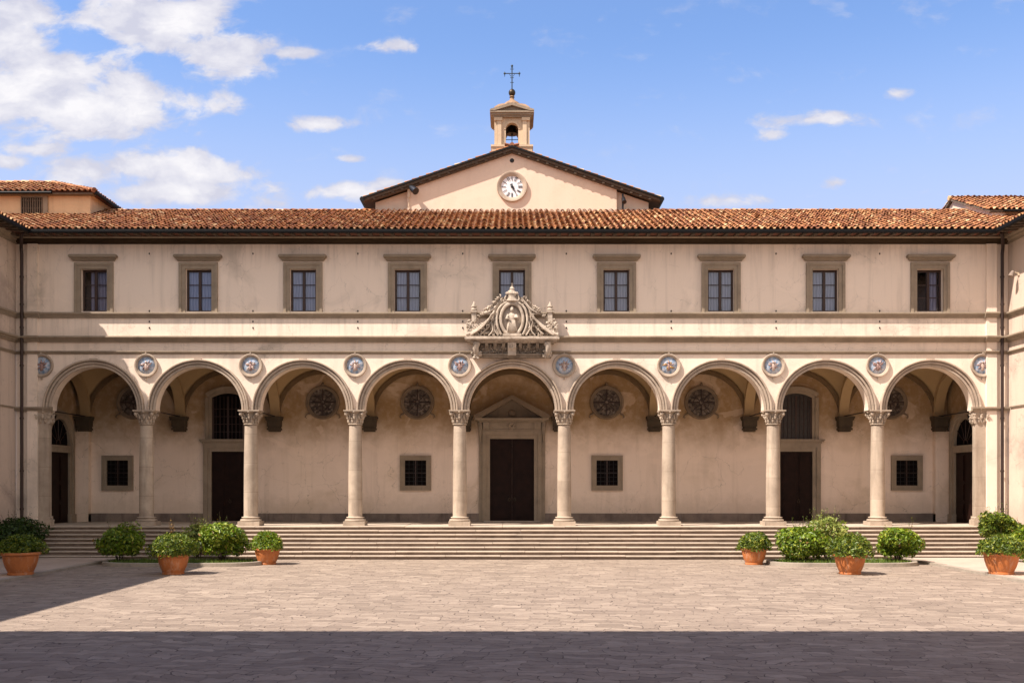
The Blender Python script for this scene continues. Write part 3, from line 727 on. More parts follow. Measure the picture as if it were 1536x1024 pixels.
def oculus(k):
    x = k*P; z = PZ(603.5, YB)
    o = MB(); o.ring((0, 0, 0), [(.71, .01), (.71, -.07), (.74, -.09), (.78, -.09), (.80, -.13), (.87, -.13), (.89, -.08), (.89, .01)], 40, 0, 2*pi)
    o.lathe([(.04, .86), (.09, .90), (.05, .95), (.07, .99), (.02, 1.05)], (0, -.08, 0), 8)
    for s in (-1, 1): o.tube([(s*.70, -.05, -.58), (s*.86, -.06, -.66), (s*.92, -.05, -.76), (s*.84, -.05, -.83)], [.05, .04, .03, .02], 6)
    r = o.build('round_window', M['frame_stone'], B, (x, YB, z), smooth=35)
    g_ = MB(); g_.disc((0, 0, 0), .72, -.025); g_.build('leaded_pane', M['leaded'], r)
    t = MB()
    for i in range(8):
        a = i*pi/4; w_ = .014 if i % 2 else .026
        t.tube([(.10*cos(a), -.05, .10*sin(a)), (.72*cos(a), -.05, .72*sin(a))], w_, 6)
    t.ring((0, 0, 0), [(.09, -.03), (.09, -.07), (.13, -.07), (.13, -.03)], 20, 0, 2*pi); t.ring((0, 0, 0), [(.40, -.03), (.40, -.06), (.425, -.06), (.425, -.03)], 28, 0, 2*pi)
    t.build('window_tracery', M['frame'], r)
for k in (-4, -2, -1, 1, 2, 4): oculus(k)

def door_leaf(mb, x0, x1, z0, z1, y, rows):
    """a panelled leaf: sheet with raised panels"""
    mb.box(x0, x1, y, y+.05, z0, z1); st_ = .11; n = sum(rows); z = z0+st_
    for r_ in rows:
        h = (z1-z0-st_)*r_/n-st_
        mb.box(x0+st_, x1-st_, y-.018, y, z, z+h)
        mb.box(x0+st_+.06, x1-st_-.06, y-.055, y-.018, z+.06, z+h-.06); z += h+st_
def knob(mb, x, y, z):
    mb.ball((x, y, z), .045, 8, 6); mb.ring((x, y-.01, z-.09), [(.05, -.012), (.05, .012), (.075, .012), (.075, -.012)], 14, 0, 2*pi)
# main portal
D = MB(); Y0 = 0
zt = PZ(658, YB)-FL; dw = PX(801, YB)
for (a, b, y) in ((dw, dw+.20, -.16), (dw+.20, dw+.40, -.22)):
    D.box(-b, -a, y, .01, 0, zt+a-dw+(b-a)); D.box(a, b, y, .01, 0, zt+a-dw+(b-a)); D.box(-a, a, y, .01, zt+a-dw, zt+b-dw)
zf = zt+.40
D.box(-1.56, 1.56, -.20, .01, zf+.001, zf+.08); D.box(-1.5, 1.5, -.16, .01, zf+.08, zf+.46)
for s in (-1, 1):
    a, b = sorted((s*1.18, s*1.52)); D.box(a, b, -.26, .0, zf+.09, zf+.45)
    D.tube([(s*1.68, -.12, zf+.44), (s*1.66, -.22, zf+.2), (s*1.66, -.17, zf-.25), (s*1.66, -.14, zf-.55)], [.13, .11, .08, .05], 8)
    D.box(*sorted((s*1.52, s*1.74)), -.11, .01, 0, zf+.45)
rosette(D, (0, -.2, zf+.27), .19, random.Random(1), 7)
D.ring((0, -.18, zf+.27), [(.14, .05), (.14, -.08), (.19, -.08), (.19, .05)], 18, 0, 2*pi)
for (pj, a, z0, z1) in ((.30, 1.72, .46, .52), (.46, 1.82, .52, .58), (.60, 1.93, .58, .66)): D.box(-a, a, -pj, .01, zf+z0+.001, zf+z1)
D2 = MB(); pz = zf+.66; ap = PZ(597, YB)-FL; hw = 1.98
for s in (-1, 1): D2.prism([(s*hw, pz+.002), (s*hw, pz+.16), (0, ap+.12), (0, ap-.10), (s*(hw-.35), pz+.002)], 'y', -.60, .0)
D2.prism([(-hw+.3, pz+.003), (hw-.3, pz+.003), (0, ap-.08)], 'y', -.14, .01)
D2.ball((0, -.2, pz+.28), (.2, .1, .18), 10, 6)
por = D.build('portal', M['trim'], B, (0, YB, FL)); por['label'] = 'stone portal with triangular pediment over the main door'
D2.build('pediment', M['frame_stone'], por)  # darker stone here: the shade over the portal is put into its colour
dl = MB(); door_leaf(dl, -dw, -.002, .04, zt, -.03, (3, 2, 4)); door_leaf(dl, .002, dw, .04, zt, -.03, (3, 2, 4)); dl.build('door_leaf', M['wood'], por)
dk = MB(); knob(dk, .14, -.10, 1.25); knob(dk, -.14, -.10, 1.25); dk.build('door_knocker', M['bronze'], por, smooth=40)
th = MB(); th.box(-dw-.3, dw+.3, -.5, .0, 0.002, .05); th.build('threshold', M['step'], por)
# side doorways with a window above
def side_door(k, lit):
    x = k*P; D = MB(); dw = .85; zt = PZ(677, YB)-FL
    for (a, b, y) in ((dw, dw+.2, -.13), (dw+.2, dw+.42, -.19)):
        D.box(-b, -a, y, .01, 0, zt+a-dw+(b-a)); D.box(a, b, y, .01, 0, zt+a-dw+(b-a)); D.box(-a, a, y, .01, zt+a-dw, zt+b-dw)
    zc = zt+.42
    for (pj, a, z0, z1) in ((.22, 1.32, 0, .08), (.32, 1.4, .08, .15), (.36, 1.44, .15, .22)): D.box(-a, a, -pj, .01, zc+z0+.001, zc+z1)
    u0 = zc+.222; u1 = PZ(597, YB)-FL; uw = .83
    for (a, b, y) in ((uw, uw+.15, -.12), (uw+.15, uw+.34, -.17)):
        D.box(-b, -a, y, .01, u0, u1+.02); D.box(a, b, y, .01, u0, u1+.02)
    rad = 1.62; cz = u1-sqrt(rad*rad-uw*uw)+.02; a0 = math.acos((uw+.34)/(rad+.36))
    D.ring((0, 0, cz), [(rad, .01), (rad, -.12), (rad+.15, -.125), (rad+.16, -.17), (rad+.36, -.19), (rad+.36, .01)], 20, a0, pi-a0)
    r = D.build('side_doorway', M['trim'], B, (x, YB, FL), smooth=30)
    f = MB(); door_leaf(f, -dw, -.002, .03, zt, -.03, (2, 2, 3)); door_leaf(f, .002, dw, .03, zt, -.03, (2, 2, 3)); f.build('door_leaf', M['wood'], r)
    kk = MB(); knob(kk, .12, -.1, 1.15); kk.build('door_knocker', M['bronze'], r, smooth=40)
    t = MB()
    pts = [(-uw, u0), (uw, u0)]+[(rad*cos(a), cz+rad*sin(a)) for a in [math.acos(uw/rad)+(pi-2*math.acos(uw/rad))*i/10 for i in range(11)]]
    t.face([(a, -.02, b) for a, b in pts]); t.build('fanlight', M['fan_glass'] if lit else M['dark'], r)
    b_ = MB()
    for xx, ww in ((0, .05), (-.42, .016), (.42, .016), (-.21, .012), (.21, .012), (-.63, .012), (.63, .012)): b_.box(xx-ww, xx+ww, -.06, -.025, u0, u1+.1)
    for i in range(1, 5): b_.box(-uw, uw, -.055, -.03, u0+i*.4-.012, u0+i*.4+.012)
    b_.box(-uw, -uw+.1, -.06, -.022, u0, u1); b_.box(uw-.1, uw, -.06, -.022, u0, u1)
    b_.build('window_bars', M['frame'], r)
side_door(-3, False); side_door(3, True)
# arched end doors, facing along the arcade
def end_door(s):
    def xf(u, dpt, z): return (s*(EX+dpt), u, z)      # u along Y, dpt<0 is into the loggia
    yc, hw, zs = 2.7, 1.1, 5.55
    D = MB(xf); pr = [(hw, .0), (hw, -.16), (hw+.22, -.17), (hw+.24, -.22), (hw+.45, -.23), (hw+.45, 0)]
    D.ring((yc, 0, zs), pr, 28, 0, pi)
    for sg in (-1, 1):
        for (a, b, y) in ((hw, hw+.22, -.165), (hw+.22, hw+.45, -.225)): D.box(*sorted((yc+sg*a, yc+sg*b)), y, 0, FL, zs)
        D.box(*sorted((yc+sg*(hw-.04), yc+sg*(hw+.5))), -.28, 0, FL, FL+.42)
    D.box(yc-hw, yc+hw, -.2, 0, 4.98, 5.24); D.box(yc-hw-.03, yc+hw+.03, -.24, 0, 5.24, 5.33)
    r = D.build('end_doorway', M['trim'], B, smooth=30)
    f = MB(xf); door_leaf(f, yc-hw, yc-.002, FL+.02, 4.98, -.05, (2, 2, 3)); door_leaf(f, yc+.002, yc+hw, FL+.02, 4.98, -.05, (2, 2, 3)); f.build('door_leaf', M['wood'], r)
    t = MB(xf); t.face([(yc+hw*cos(pi*i/20), -.02, max(5.33, zs+hw*sin(pi*i/20))) for i in range(21)]+[(yc-hw, -.02, 5.33), (yc+hw, -.02, 5.33)]); t.build('fanlight', M['dark'], r)
    b_ = MB(xf)
    for i in range(1, 6): a = pi*i/6; b_.tube([(yc+.2*cos(a), -.05, 5.4+.2*sin(a)), (yc+hw*cos(a), -.05, zs+hw*sin(a))], .02, 6)
    b_.ring((yc, -.04, 5.4), [(.2, .02), (.2, -.03), (.25, -.03), (.25, .02)], 14, 0, pi); b_.build('fanlight_bars', M['frame'], r)
end_door(-1); end_door(1)

# ------------------------------------------------------------------ carved coat of arms on its balcony
def Q(x, y, Y): return (PX(x, Y), Y, PZ(y, Y))
ca = MB()
bz = 10.03
for (pj, a, z0, z1) in ((.62, 2.0, 0, .07), (.78, 2.12, .07, .14), (.9, 2.22, .14, .22), (.86, 2.18, .22, .27)): ca.box(-a, a, -pj, -.0, bz+z0+.001, bz+z1)
und = MB(); und.box(-1.82, 1.82, -.34, .0, 9.50, bz-.001); und.box(-1.86, 1.86, -.40, .0, 9.36, 9.46); und.box(-1.92, 1.92, -.47, .0, 9.461, 9.53)
for i in range(-4, 5):
    if i in (-4, 4): continue
    x = i*.40; w_ = .13 if i == 0 else .075
    und.prism([(-.34, 9.70), (-.40, 9.74), (-.44, 9.84), (-.54, 9.9), (-.58, bz), (-.3, bz)], 'x', x-w_, x+w_)
ca.prism([(-.3, 9.42), (-.5, 9.46), (-.52, 9.7), (-.6, 9.8), (-.66, bz), (-.3, bz)], 'x', -.2, .2)
rosette(ca, (0, -.62, 9.84), .12, random.Random(3), 6)
rnd = random.Random(8)
for i in range(120):
    und.ball((rnd.uniform(-1.75, 1.75), -.36-rnd.random()*.06, rnd.uniform(9.54, 9.95)), (rnd.uniform(.03, .075), .05, rnd.uniform(.03, .08)), 6, 4)
arms = ca.build('coat_of_arms', M['marble'], B); und.build('carved_underside', M['marble_dark'], arms, smooth=40); arms['label'] = 'carved marble cartouche over the middle arch'
for s in (-1, 1):
    c = MB(); x = s*1.66
    c.tube([(x, -.62, bz-.02), (x+s*.06, -.68, 9.75), (x+s*.0, -.52, 9.52), (x-s*.05, -.42, 9.34)], [.17, .15, .13, .10], 10)
    rnd = random.Random(7+s)
    for i in range(26):
        a = rnd.uniform(0, 2*pi); rr_ = rnd.uniform(.05, .24); c.ball((x+rr_*cos(a)*1.1, -.5-rnd.uniform(0, .1), 9.48+rr_*sin(a)*1.0), (rnd.uniform(.035, .075),)*3, 6, 4)
    c.build('scroll_console', M['marble'], arms, smooth=50)
YC = -.5
def strand(mb, pts, r, Y=YC, seg=8, n=14):
    """smooth tube through photo-plane points at depth Y"""
    P_ = [Vector(Q(a, b, Y)) for a, b in pts]; out = []
    for i in range(len(P_)-1):
        p0, p1, p2, p3 = P_[max(i-1, 0)], P_[i], P_[i+1], P_[min(i+2, len(P_)-1)]
        for t in [j/6 for j in range(6)]:
            out.append(.5*((2*p1)+(-p0+p2)*t+(2*p0-5*p1+4*p2-p3)*t*t+(-p0+3*p1-3*p2+p3)*t**3))
    out.append(P_[-1]); m = len(out)
    rs = r if isinstance(r, (int, float)) else None
    rad = [rs]*m if rs else [r[0]+(r[1]-r[0])*i/(m-1) for i in range(m)]
    mb.tube(out, rad, seg)
cx = 768
# oval medallion
o = MB(); c = Q(cx, 481, 0); c = (c[0], -.38, c[2]); o.ring(c, [(.46, .10), (.46, -.12), (.50, -.17), (.56, -.17), (.60, -.10), (.60, .10)], 36, 0, 2*pi, 1.42)
o.box(c[0]-.44, c[0]+.44, -.62, -.3, c[2]-.80, c[2]-.69)
md = o.build('medallion_frame', M['marble'], arms, smooth=35)
o = MB(); o.ring(c, [(.003, -.04), (.47, .0), (.47, .06), (.003, .06)], 32, 0, 2*pi, 1.42); o.build('medallion_field', M['marble'], md, smooth=0)
o = MB(); b0 = (c[0], -.44, c[2])
o.lathe([(.20, -.66), (.26, -.60), (.25, -.4), (.20, -.15), (.17, .02), (.19, .16), (.15, .26), (.07, .31), (.06, .35)], b0, 14, sy=.5)
o.ball((b0[0], b0[1]-.04, b0[2]+.43), (.085, .085, .11), 10, 8); o.lathe([(.09, 0), (.07, .09), (.0, .17)], (b0[0], b0[1]-.02, b0[2]+.48), 10, sy=.7, cap=False)
o.tube([(b0[0]-.17, b0[1]-.02, b0[2]+.2), (b0[0]-.27, b0[1]-.08, b0[2]+.02), (b0[0]-.12, b0[1]-.16, b0[2]+.0)], [.07, .06, .045], 8)
o.tube([(b0[0]+.17, b0[1]-.02, b0[2]+.2), (b0[0]+.26, b0[1]-.08, b0[2]+.05), (b0[0]+.1, b0[1]-.17, b0[2]+.08)], [.07, .06, .045], 8)
for i in range(7): xx = b0[0]-.2+i*.066; o.tube([(xx, b0[1]-.12, b0[2]-.62), (b0[0]+(xx-b0[0])*.6, b0[1]-.1, b0[2]-.05)], [.03, .015], 6)
o.build('medallion_figure', M['marble'], md, smooth=0)
# horseshoe frame, side volutes and ornament
fd = MB(); fd.prism([(PX(703, 0), PZ(502.5, 0)), (PX(833, 0), PZ(502.5, 0)), (PX(800, 0), PZ(478, 0)), (PX(786, 0), PZ(450, 0)), (PX(768, 0), PZ(440, 0)), (PX(750, 0), PZ(450, 0)), (PX(736, 0), PZ(478, 0))], 'y', -.26, -.03); fd.build('back_slab', M['marble_dark'], arms)
fr = MB(); rnd = random.Random(17)
for s in (-1, 1):
    vo = MB(); orn = MB(); fin_ = MB(); pin = MB()
    def mx(pts): return [(cx+s*(a-cx), b) for a, b in pts]
    strand(fr, mx([(768, 452), (757, 455), (748, 464), (745, 478), (747, 491), (752, 502)]), .062, -.46)
    strand(fr, mx([(762, 447), (752, 452), (743, 462), (740, 474), (743, 490), (748, 502)]), .045, -.40)
    strand(vo, mx([(754, 446), (747, 455), (738, 465), (726, 470)]), (.04, .06), -.42)
    strand(vo, mx([(742, 466), (735, 477), (722, 489), (710, 498), (699, 502)]), (.05, .085), -.52)
    strand(vo, mx([(738, 470), (731, 482), (720, 493), (706, 502)]), (.035, .05), -.58)
    strand(vo, mx([(739, 478), (733, 490), (721, 501)]), (.035, .04), -.44)
    strand(vo, mx([(744, 480), (741, 492), (747, 503)]), .036, -.46)
    strand(vo, mx([(737, 484), (739, 495), (733, 503)]), .032, -.5)
    # scrolls beside, with finials
    for j in range(16):
        a = j*.55; r_ = 7-j*.38; px, py = 706+r_*cos(a), 489+r_*sin(a)*1.1
        orn.ball(Q(cx+s*(px-cx), py, -.42), (.075, .075, .075), 6, 5)
    x0 = cx+s*(711-cx)
    p = Q(x0, 482, -.4); fin_.box(p[0]-.11, p[0]+.11, -.5, -.28, p[2], p[2]+.42); fin_.box(p[0]-.16, p[0]+.16, -.55, -.23, p[2]+.42, p[2]+.49)
    fin_.lathe([(.13, .49), (.16, .56), (.10, .62), (.14, .70), (.07, .80), (.03, .92), (.0, .95)], (p[0], -.39, p[2]), 8, cap=False)
    p = Q(cx+s*(733-cx), 472, -.25); pin.lathe([(.26, 0), (.22, .12), (.12, .3), (.03, .46)], (p[0], -.2, p[2]), 6)
    for i in range(90):
        t = rnd.random(); px = 700+t*46; top = 499-(px-700)*.62; py = rnd.uniform(top, 503)
        c_ = Q(cx+s*(px-cx), py, -.26-rnd.random()*.16); a = rnd.uniform(0, 2*pi); l = rnd.uniform(.06, .15)
        orn.tube([(c_[0]-l*cos(a), c_[1], c_[2]-l*sin(a)), (c_[0], c_[1]-.05, c_[2]), (c_[0]+l*cos(a+.7), c_[1], c_[2]+l*sin(a+.7))], [.012, rnd.uniform(.025, .05), .01], 5)
    for i in range(46):                          # leafy crockets along the outer volute
        t = i/45; px = 701+t*50; py = 500-(t**.8)*52+rnd.uniform(-2.5, 1.5); c_ = Q(cx+s*(px-cx), py, -.36-rnd.random()*.12); a = rnd.uniform(.4, 2.2)
        l = rnd.uniform(.07, .15); orn.tube([c_, (c_[0]-s*l*.5*cos(a), c_[1]-.05, c_[2]+l*.6*sin(a)), (c_[0]-s*l*cos(a*.8), c_[1]-.01, c_[2]+l*sin(a*.8))], [.03, .042, .01], 5)
    for i in range(24):
        px = rnd.uniform(700, 716); py = rnd.uniform(478, 502); orn.ball(Q(cx+s*(px-cx), py, -.45), (rnd.uniform(.03, .07),)*3, 6, 4)
    for i in range(22):
        t = rnd.random(); px = 750+t*14; py = 456-t*17+rnd.uniform(-3, 5); orn.ball(Q(cx+s*(px-cx), py, -.42), (rnd.uniform(.03, .06),)*3, 6, 4)
    vo.build('side_volute', M['marble'], arms, smooth=50); orn.build('carved_foliage', M['marble'], arms, smooth=50); fin_.build('finial', M['marble'], arms, smooth=40); pin.build('pinnacle', M['marble'], arms, smooth=40)
fr.build('cartouche_frame', M['marble'], arms, smooth=50)
o = MB(); p = Q(768, 452, -.45)
o.lathe([(.20, -.05), (.30, .02), (.24, .10), (.17, .2), (.21, .3), (.24, .36), (.16, .44), (.10, .56), (.13, .60), (.07, .66), (.04, .78), (.06, .82), (.0, .90)], p, 12, sy=.7, cap=False)
for i in range(9): a = pi*i/8; o.ball((p[0]+.26*cos(a), p[1]-.1*sin(a), p[2]+.38), (.05, .05, .07), 6, 4)
for s in (-1, 1): o.tube([(p[0]+s*.2, p[1], p[2]-.04), (p[0]+s*.34, p[1]-.03, p[2]+.12), (p[0]+s*.28, p[1]-.03, p[2]+.28)], [.06, .05, .03], 6)
o.build('crown', M['marble'], arms, smooth=50)

# ------------------------------------------------------------------ church gable behind
CY = 6.25
C = thing('church', 'gabled cream church front with clock and bell turret rising behind the long roof', 'church', (0, CY, 14))
def cb_(mb, name, mat, **kw): return mb.build(name, mat, C, (0, -CY, -14), **kw)
HX = 7.4; RXE = 7.98; AP = PZ(221, CY); SLC = .345
zw = lambda x, off=0: AP-.34-abs(x)*SLC+off
mb = MB(); IX = 5.64
mb.prism([(-IX, 15), (IX, 15), (IX, zw(IX)), (0, zw(0)), (-IX, zw(IX))], 'y', CY, CY+12)
for s in (-1, 1): mb.prism([(s*HX, 15), (s*(IX-.1), 15), (s*(IX-.1), zw(IX-.1)-.002), (s*HX, zw(HX)-.002)], 'y', CY+.3, CY+12)
cb_(mb, 'gable_wall', M['gable'])
mb = MB()
for s in (-1, 1): mb.prism([(0, AP-.06), (0, AP-.24), (s*RXE, AP-.24-RXE*SLC), (s*RXE, AP-.06-RXE*SLC)], 'y', CY-.30, CY+13)
cb_(mb, 'roof_deck', M['rafter'])
mb = MB()
for s in (-1, 1):
    mb.prism([(0, AP-.245), (0, AP-.34), (s*(HX+.1), AP-.34-(HX+.1)*SLC), (s*(HX+.1), AP-.245-(HX+.1)*SLC)], 'y', CY-.20, CY-.002)
    n = 15
    for i in range(n): x = s*(.4+i*.5); z = AP-.245-abs(x)*SLC; mb.box(x-.07, x+.07, CY-.28, CY-.2, z-.09, z+.0)
cb_(mb, 'purlin_ends', M['rafter'])
mb = MB()
for s in (-1, 1): mb.prism([(0, AP-.0), (0, AP-.10), (s*RXE, AP-.10-RXE*SLC), (s*RXE, AP-.0-RXE*SLC)], 'y', CY-.37, CY-.302)
for s in (-1, 1): mb.tube([(s*(RXE+.05), CY-.36, AP-.12-RXE*SLC), (s*(RXE+.05), CY+13, AP-.12-RXE*SLC)], .13, 10)
cb_(mb, 'rake_gutter', M['gutter'])
mb = MB()
for s in (-1, 1):
    tile_roof(mb, (s*RXE, CY-.36 if s < 0 else CY-.36, AP-.06-RXE*SLC), (0, 1, 0), (-s, 0, SLC), 34, 22, 60+s)
ridge(mb, (0, CY-.36, AP+.02), (0, CY+9, AP+.02), 9)
cb_(mb, 'tile_covering', M['tile'], fix=False)
mb = MB(); mb.box(-IX-.05, HX, CY-.06, CY-.001, PZ(320.5, CY), PZ(318, CY)); cb_(mb, 'roof_flashing', M['trim'])
mb = MB(); mb.ball((0, CY, PZ(241, CY)), (.12, .05, .12), 14, 8); cb_(mb, 'vent_hole', M['black'])
# clock
kz = PZ(280.5, CY)
mb = MB(); mb.ring((0, CY, kz), [(.58, .01), (.58, -.06), (.66, -.10), (.74, -.14), (.80, -.14), (.82, -.09), (.82, .01)], 48, 0, 2*pi)
clk = cb_(mb, 'clock', M['arch'], smooth=35)
mb = MB(); mb.disc((0, CY, kz), .60, -.03, 40); mb.build('clock_face', M['clockw'], clk)
mb = MB(); rnd = random.Random(2)
def bar(mb, c, ang, r0, r1, w0, off=0.0, y=-.045):
    dx, dz = sin(ang), cos(ang); nx, nz_ = dz, -dx
    pts = [(c[0]+dx*r+nx*(o+off), c[2]+dz*r+nz_*(o+off)) for r, o in ((r0, -w0), (r0, w0), (r1, w0), (r1, -w0))]
    mb.prism(pts, 'y', c[1]+y-.008, c[1]+y)
cc = (0, CY, kz)
num = {12: [0], 1: [0, -.07], 2: [0], 3: [-.03, .03], 4: [0, .045], 5: [0], 6: [-.015, .015], 7: [0, -.05], 8: [0], 9: [0], 10: [0], 11: [-.0, .08]}
for h, offs in num.items():
    mb = MB()
    for o_ in offs: bar(mb, cc, h*pi/6, .33, .56, .014 if h not in (3, 12, 6) else .018, o_)
    if h in (1, 2, 5, 7): bar(mb, cc, h*pi/6, .53, .56, .05)
    mb.build('hour_mark', M['black'], clk)
mb = MB(); bar(mb, cc, R(150), -.10, .42, .016, 0, -.06); bar(mb, cc, R(-4), -.08, .16, .045, 0, -.075); bar(mb, cc, R(140), 0, .18, .05, 0, -.078); mb.ball((0, CY-.07, kz), (.07, .03, .09), 10, 6)
bar(mb, cc, R(-40), 0, .17, .02, 0, -.07); mb.build('clock_hands', M['black'], clk)
# bell turret
TY = CY+.35
def tx(p): return PX(p, TY)
def tz(p): return PZ(p, TY)
TD = 2.0      # depth
tw = MB(); z0 = tz(229)
for s in (-1, 1):
    a, b = sorted((s*tx(776), s*tx(798.5))); tw.box(a, b, TY-.08, TY+TD+.08, z0-1.2, tz(221)); tw.box(a-.04, b+.04, TY-.13, TY+TD+.13, tz(221), tz(218))
    for (pa, pb, dy_) in ((777.5, 784, .1), (784, 790, .0), (790.2, 794.5, .06)):
        a, b = sorted((s*tx(pa), s*tx(pb))); tw.box(a, b, TY+dy_, TY+TD-dy_, tz(218), tz(176))
    a, b = sorted((s*tx(782.5), s*tx(795))); tw.box(a, b, TY-.05, TY+TD+.05, tz(181), tz(176.5))
turret = cb_(tw, 'bell_turret', M['turret_plaster'])
ah = tx(777.5); az = tz(193)
mb = MB()
for (y0, y1) in ((TY+.12, TY+.42), (TY+TD-.42, TY+TD-.12)):
    pts = [(ah*cos(pi*i/16), az+ah*sin(pi*i/16)) for i in range(17)]
    for (a, c), (b, d_) in zip(pts, pts[1:]): mb.prism([(a, c), (b, d_), (b, tz(175)), (a, tz(175))], 'y', y0, y1, True)
    mb.ring((0, y0, az), [(ah, .02), (ah, -.05), (ah+.1, -.05), (ah+.1, .02)], 16, 0, pi)
mb.build('turret_arch', M['turret_plaster'], turret)
mb = MB()
for (pj, pa, y0, y1) in ((.06, 797, 176, 173.5), (.14, 799.5, 173.5, 170.5), (.22, 801, 170.5, 168)):
    a = tx(pa); mb.box(-a, a, TY-pj, TY+TD+pj, tz(y0)+.001, tz(y1))
a = tx(801)
for s in (-1, 1): mb.prism([(s*a, tz(168)+.002), (s*a, tz(166)), (0, tz(156)), (0, tz(160)), (s*(a-.25), tz(168)+.002)], 'y', TY-.24, TY+.3)
mb.prism([(-a+.2, tz(168)+.002), (a-.2, tz(168)+.002), (0, tz(160.5))], 'y', TY-.05, TY+TD)
mb.build('turret_cornice', M['trim'], turret)
mb = MB()
prf = [(1.22, 0), (1.2, .14), (1.10, .30), (.86, .50), (.62, .62), (.50, .68), (.48, .70), (.44, .76), (.36, .84), (.22, .93), (.13, 1.0), (.10, 1.12), (.15, 1.16), (.12, 1.2), (.08, 1.24)]
mb.lathe([(r*1.2 if r > .5 else r, z) for r, z in prf[:6]], (0, TY+TD/2, tz(167.5)), 4, ph=pi/4)
mb.lathe(prf[5:], (0, TY+TD/2, tz(167.5)), 16)
mb.build('turret_roof', M['turret_stone'], turret, smooth=30)
YCx = TY+TD/2
def cz_(p): return PZ(p, YCx)
mb = MB(); mb.ball((0, YCx, cz_(139.5)), (.19, .19, .21), 14, 9); mb.lathe([(.09, -.3), (.14, -.26), (.07, -.18)], (0, YCx, cz_(139.5)), 10); mb.build('turret_ball', M['bronze'], turret, smooth=40)
mb = MB(); mb.tube([(0, YCx, cz_(134)), (0, YCx, cz_(98))], .03, 8); mb.tube([(PX(757, YCx), YCx, cz_(110.5)), (PX(779, YCx), YCx, cz_(110.5))], .027, 8)
for (a, b) in ((757, 110.5), (779, 110.5), (768, 99)):
    mb.ball((PX(a, YCx), YCx, cz_(b)), (.065, .04, .065), 8, 5)
    mb.tube([(PX(a, YCx)-(.06 if b < 105 else 0), YCx, cz_(b)-(.0 if b < 105 else .09)-.08), (PX(a, YCx)+(.06 if b < 105 else 0), YCx, cz_(b)+(.09 if b > 105 else -.08))], .018, 6)
for zz in (104, 117, 124): mb.tube([(-.10, YCx, cz_(zz)), (.10, YCx, cz_(zz))], .018, 6)
for s in (-1, 1): mb.tube([(s*.05, YCx, cz_(115)), (s*.14, YCx, cz_(110.5)-.05)], .014, 6)
mb.build('roof_cross', M['cross'], turret)
BZ = PZ(202, TY+1.0)
mb = MB(); mb.lathe([(.34, 0), (.33, .04), (.26, .14), (.20, .34), (.17, .46), (.08, .53), (.05, .56), (.05, .62)], (0, TY+TD*.5, BZ), 16); mb.box(-ah-.1, ah+.1, TY+TD*.5-.07, TY+TD*.5+.07, BZ+.60, BZ+.74)
mb.tube([(0, TY+TD*.5, BZ+.02), (0, TY+TD*.5, BZ-.08)], .05, 8); mb.build('bell', M['bronze'], turret, smooth=40)
mb = MB(); mb.tube([(0, TY+.5, tz(218)-.3), (0, TY+.5, tz(198))], .022, 6); mb.tube([(-ah, TY+.5, tz(205)), (ah, TY+.5, tz(205))], .02, 6); mb.build('bell_bars', M['cross'], turret)

# floodlights on the gable
def flood(label, px, py, tilt):
    z = PZ(py, CY); x = PX(px, CY)
    t = thing('floodlight', label, 'floodlight', (x, CY, z), group='floodlights on the church gable')
    mb = MB(); mb.box(-.16, -.02, -.06, -.0, -.35, .35); mb.tube([(-.09, -.05, -.3), (-.09, -.06, -.85), (-.05, -.04, -1.0)], .022, 6); mb.build('bracket', M['paint'], t)
    mb = MB(); mb.tube([(-.08, -.06, .2), (.02, -.25, .22), (.12, -.38, .08)], .03, 6); mb.build('arm', M['lampm'], t)
    mb = MB(); mb.tube([(.0, -.28, .16), (.14, -.42, .02), (.34, -.62, -.18)], [.09, .17, .20], 12); mb.ring((0, 0, 0), [(.001, 0), (.001, .001), (.002, 0)], 3, 0, pi); mb.build('lamp_housing', M['lampm'], t, smooth=40)
flood('dark floodlight on a pale bracket near the left end of the church gable', 616, 287, 1)
t2 = thing('floodlight', 'slim dark floodlight on the right end of the church gable', 'floodlight', (PX(934, CY), CY, PZ(303, CY)), group='floodlights on the church gable')
mb = MB(); mb.box(-.05, .05, -.1, 0, -.45, .42); mb.build('bracket', M['lampm'], t2)
mb = MB(); mb.tube([(0, -.1, .25), (0, -.3, .1), (.03, -.5, -.15)], [.06, .10, .13], 10); mb.build('lamp_housing', M['lampm'], t2, smooth=40)

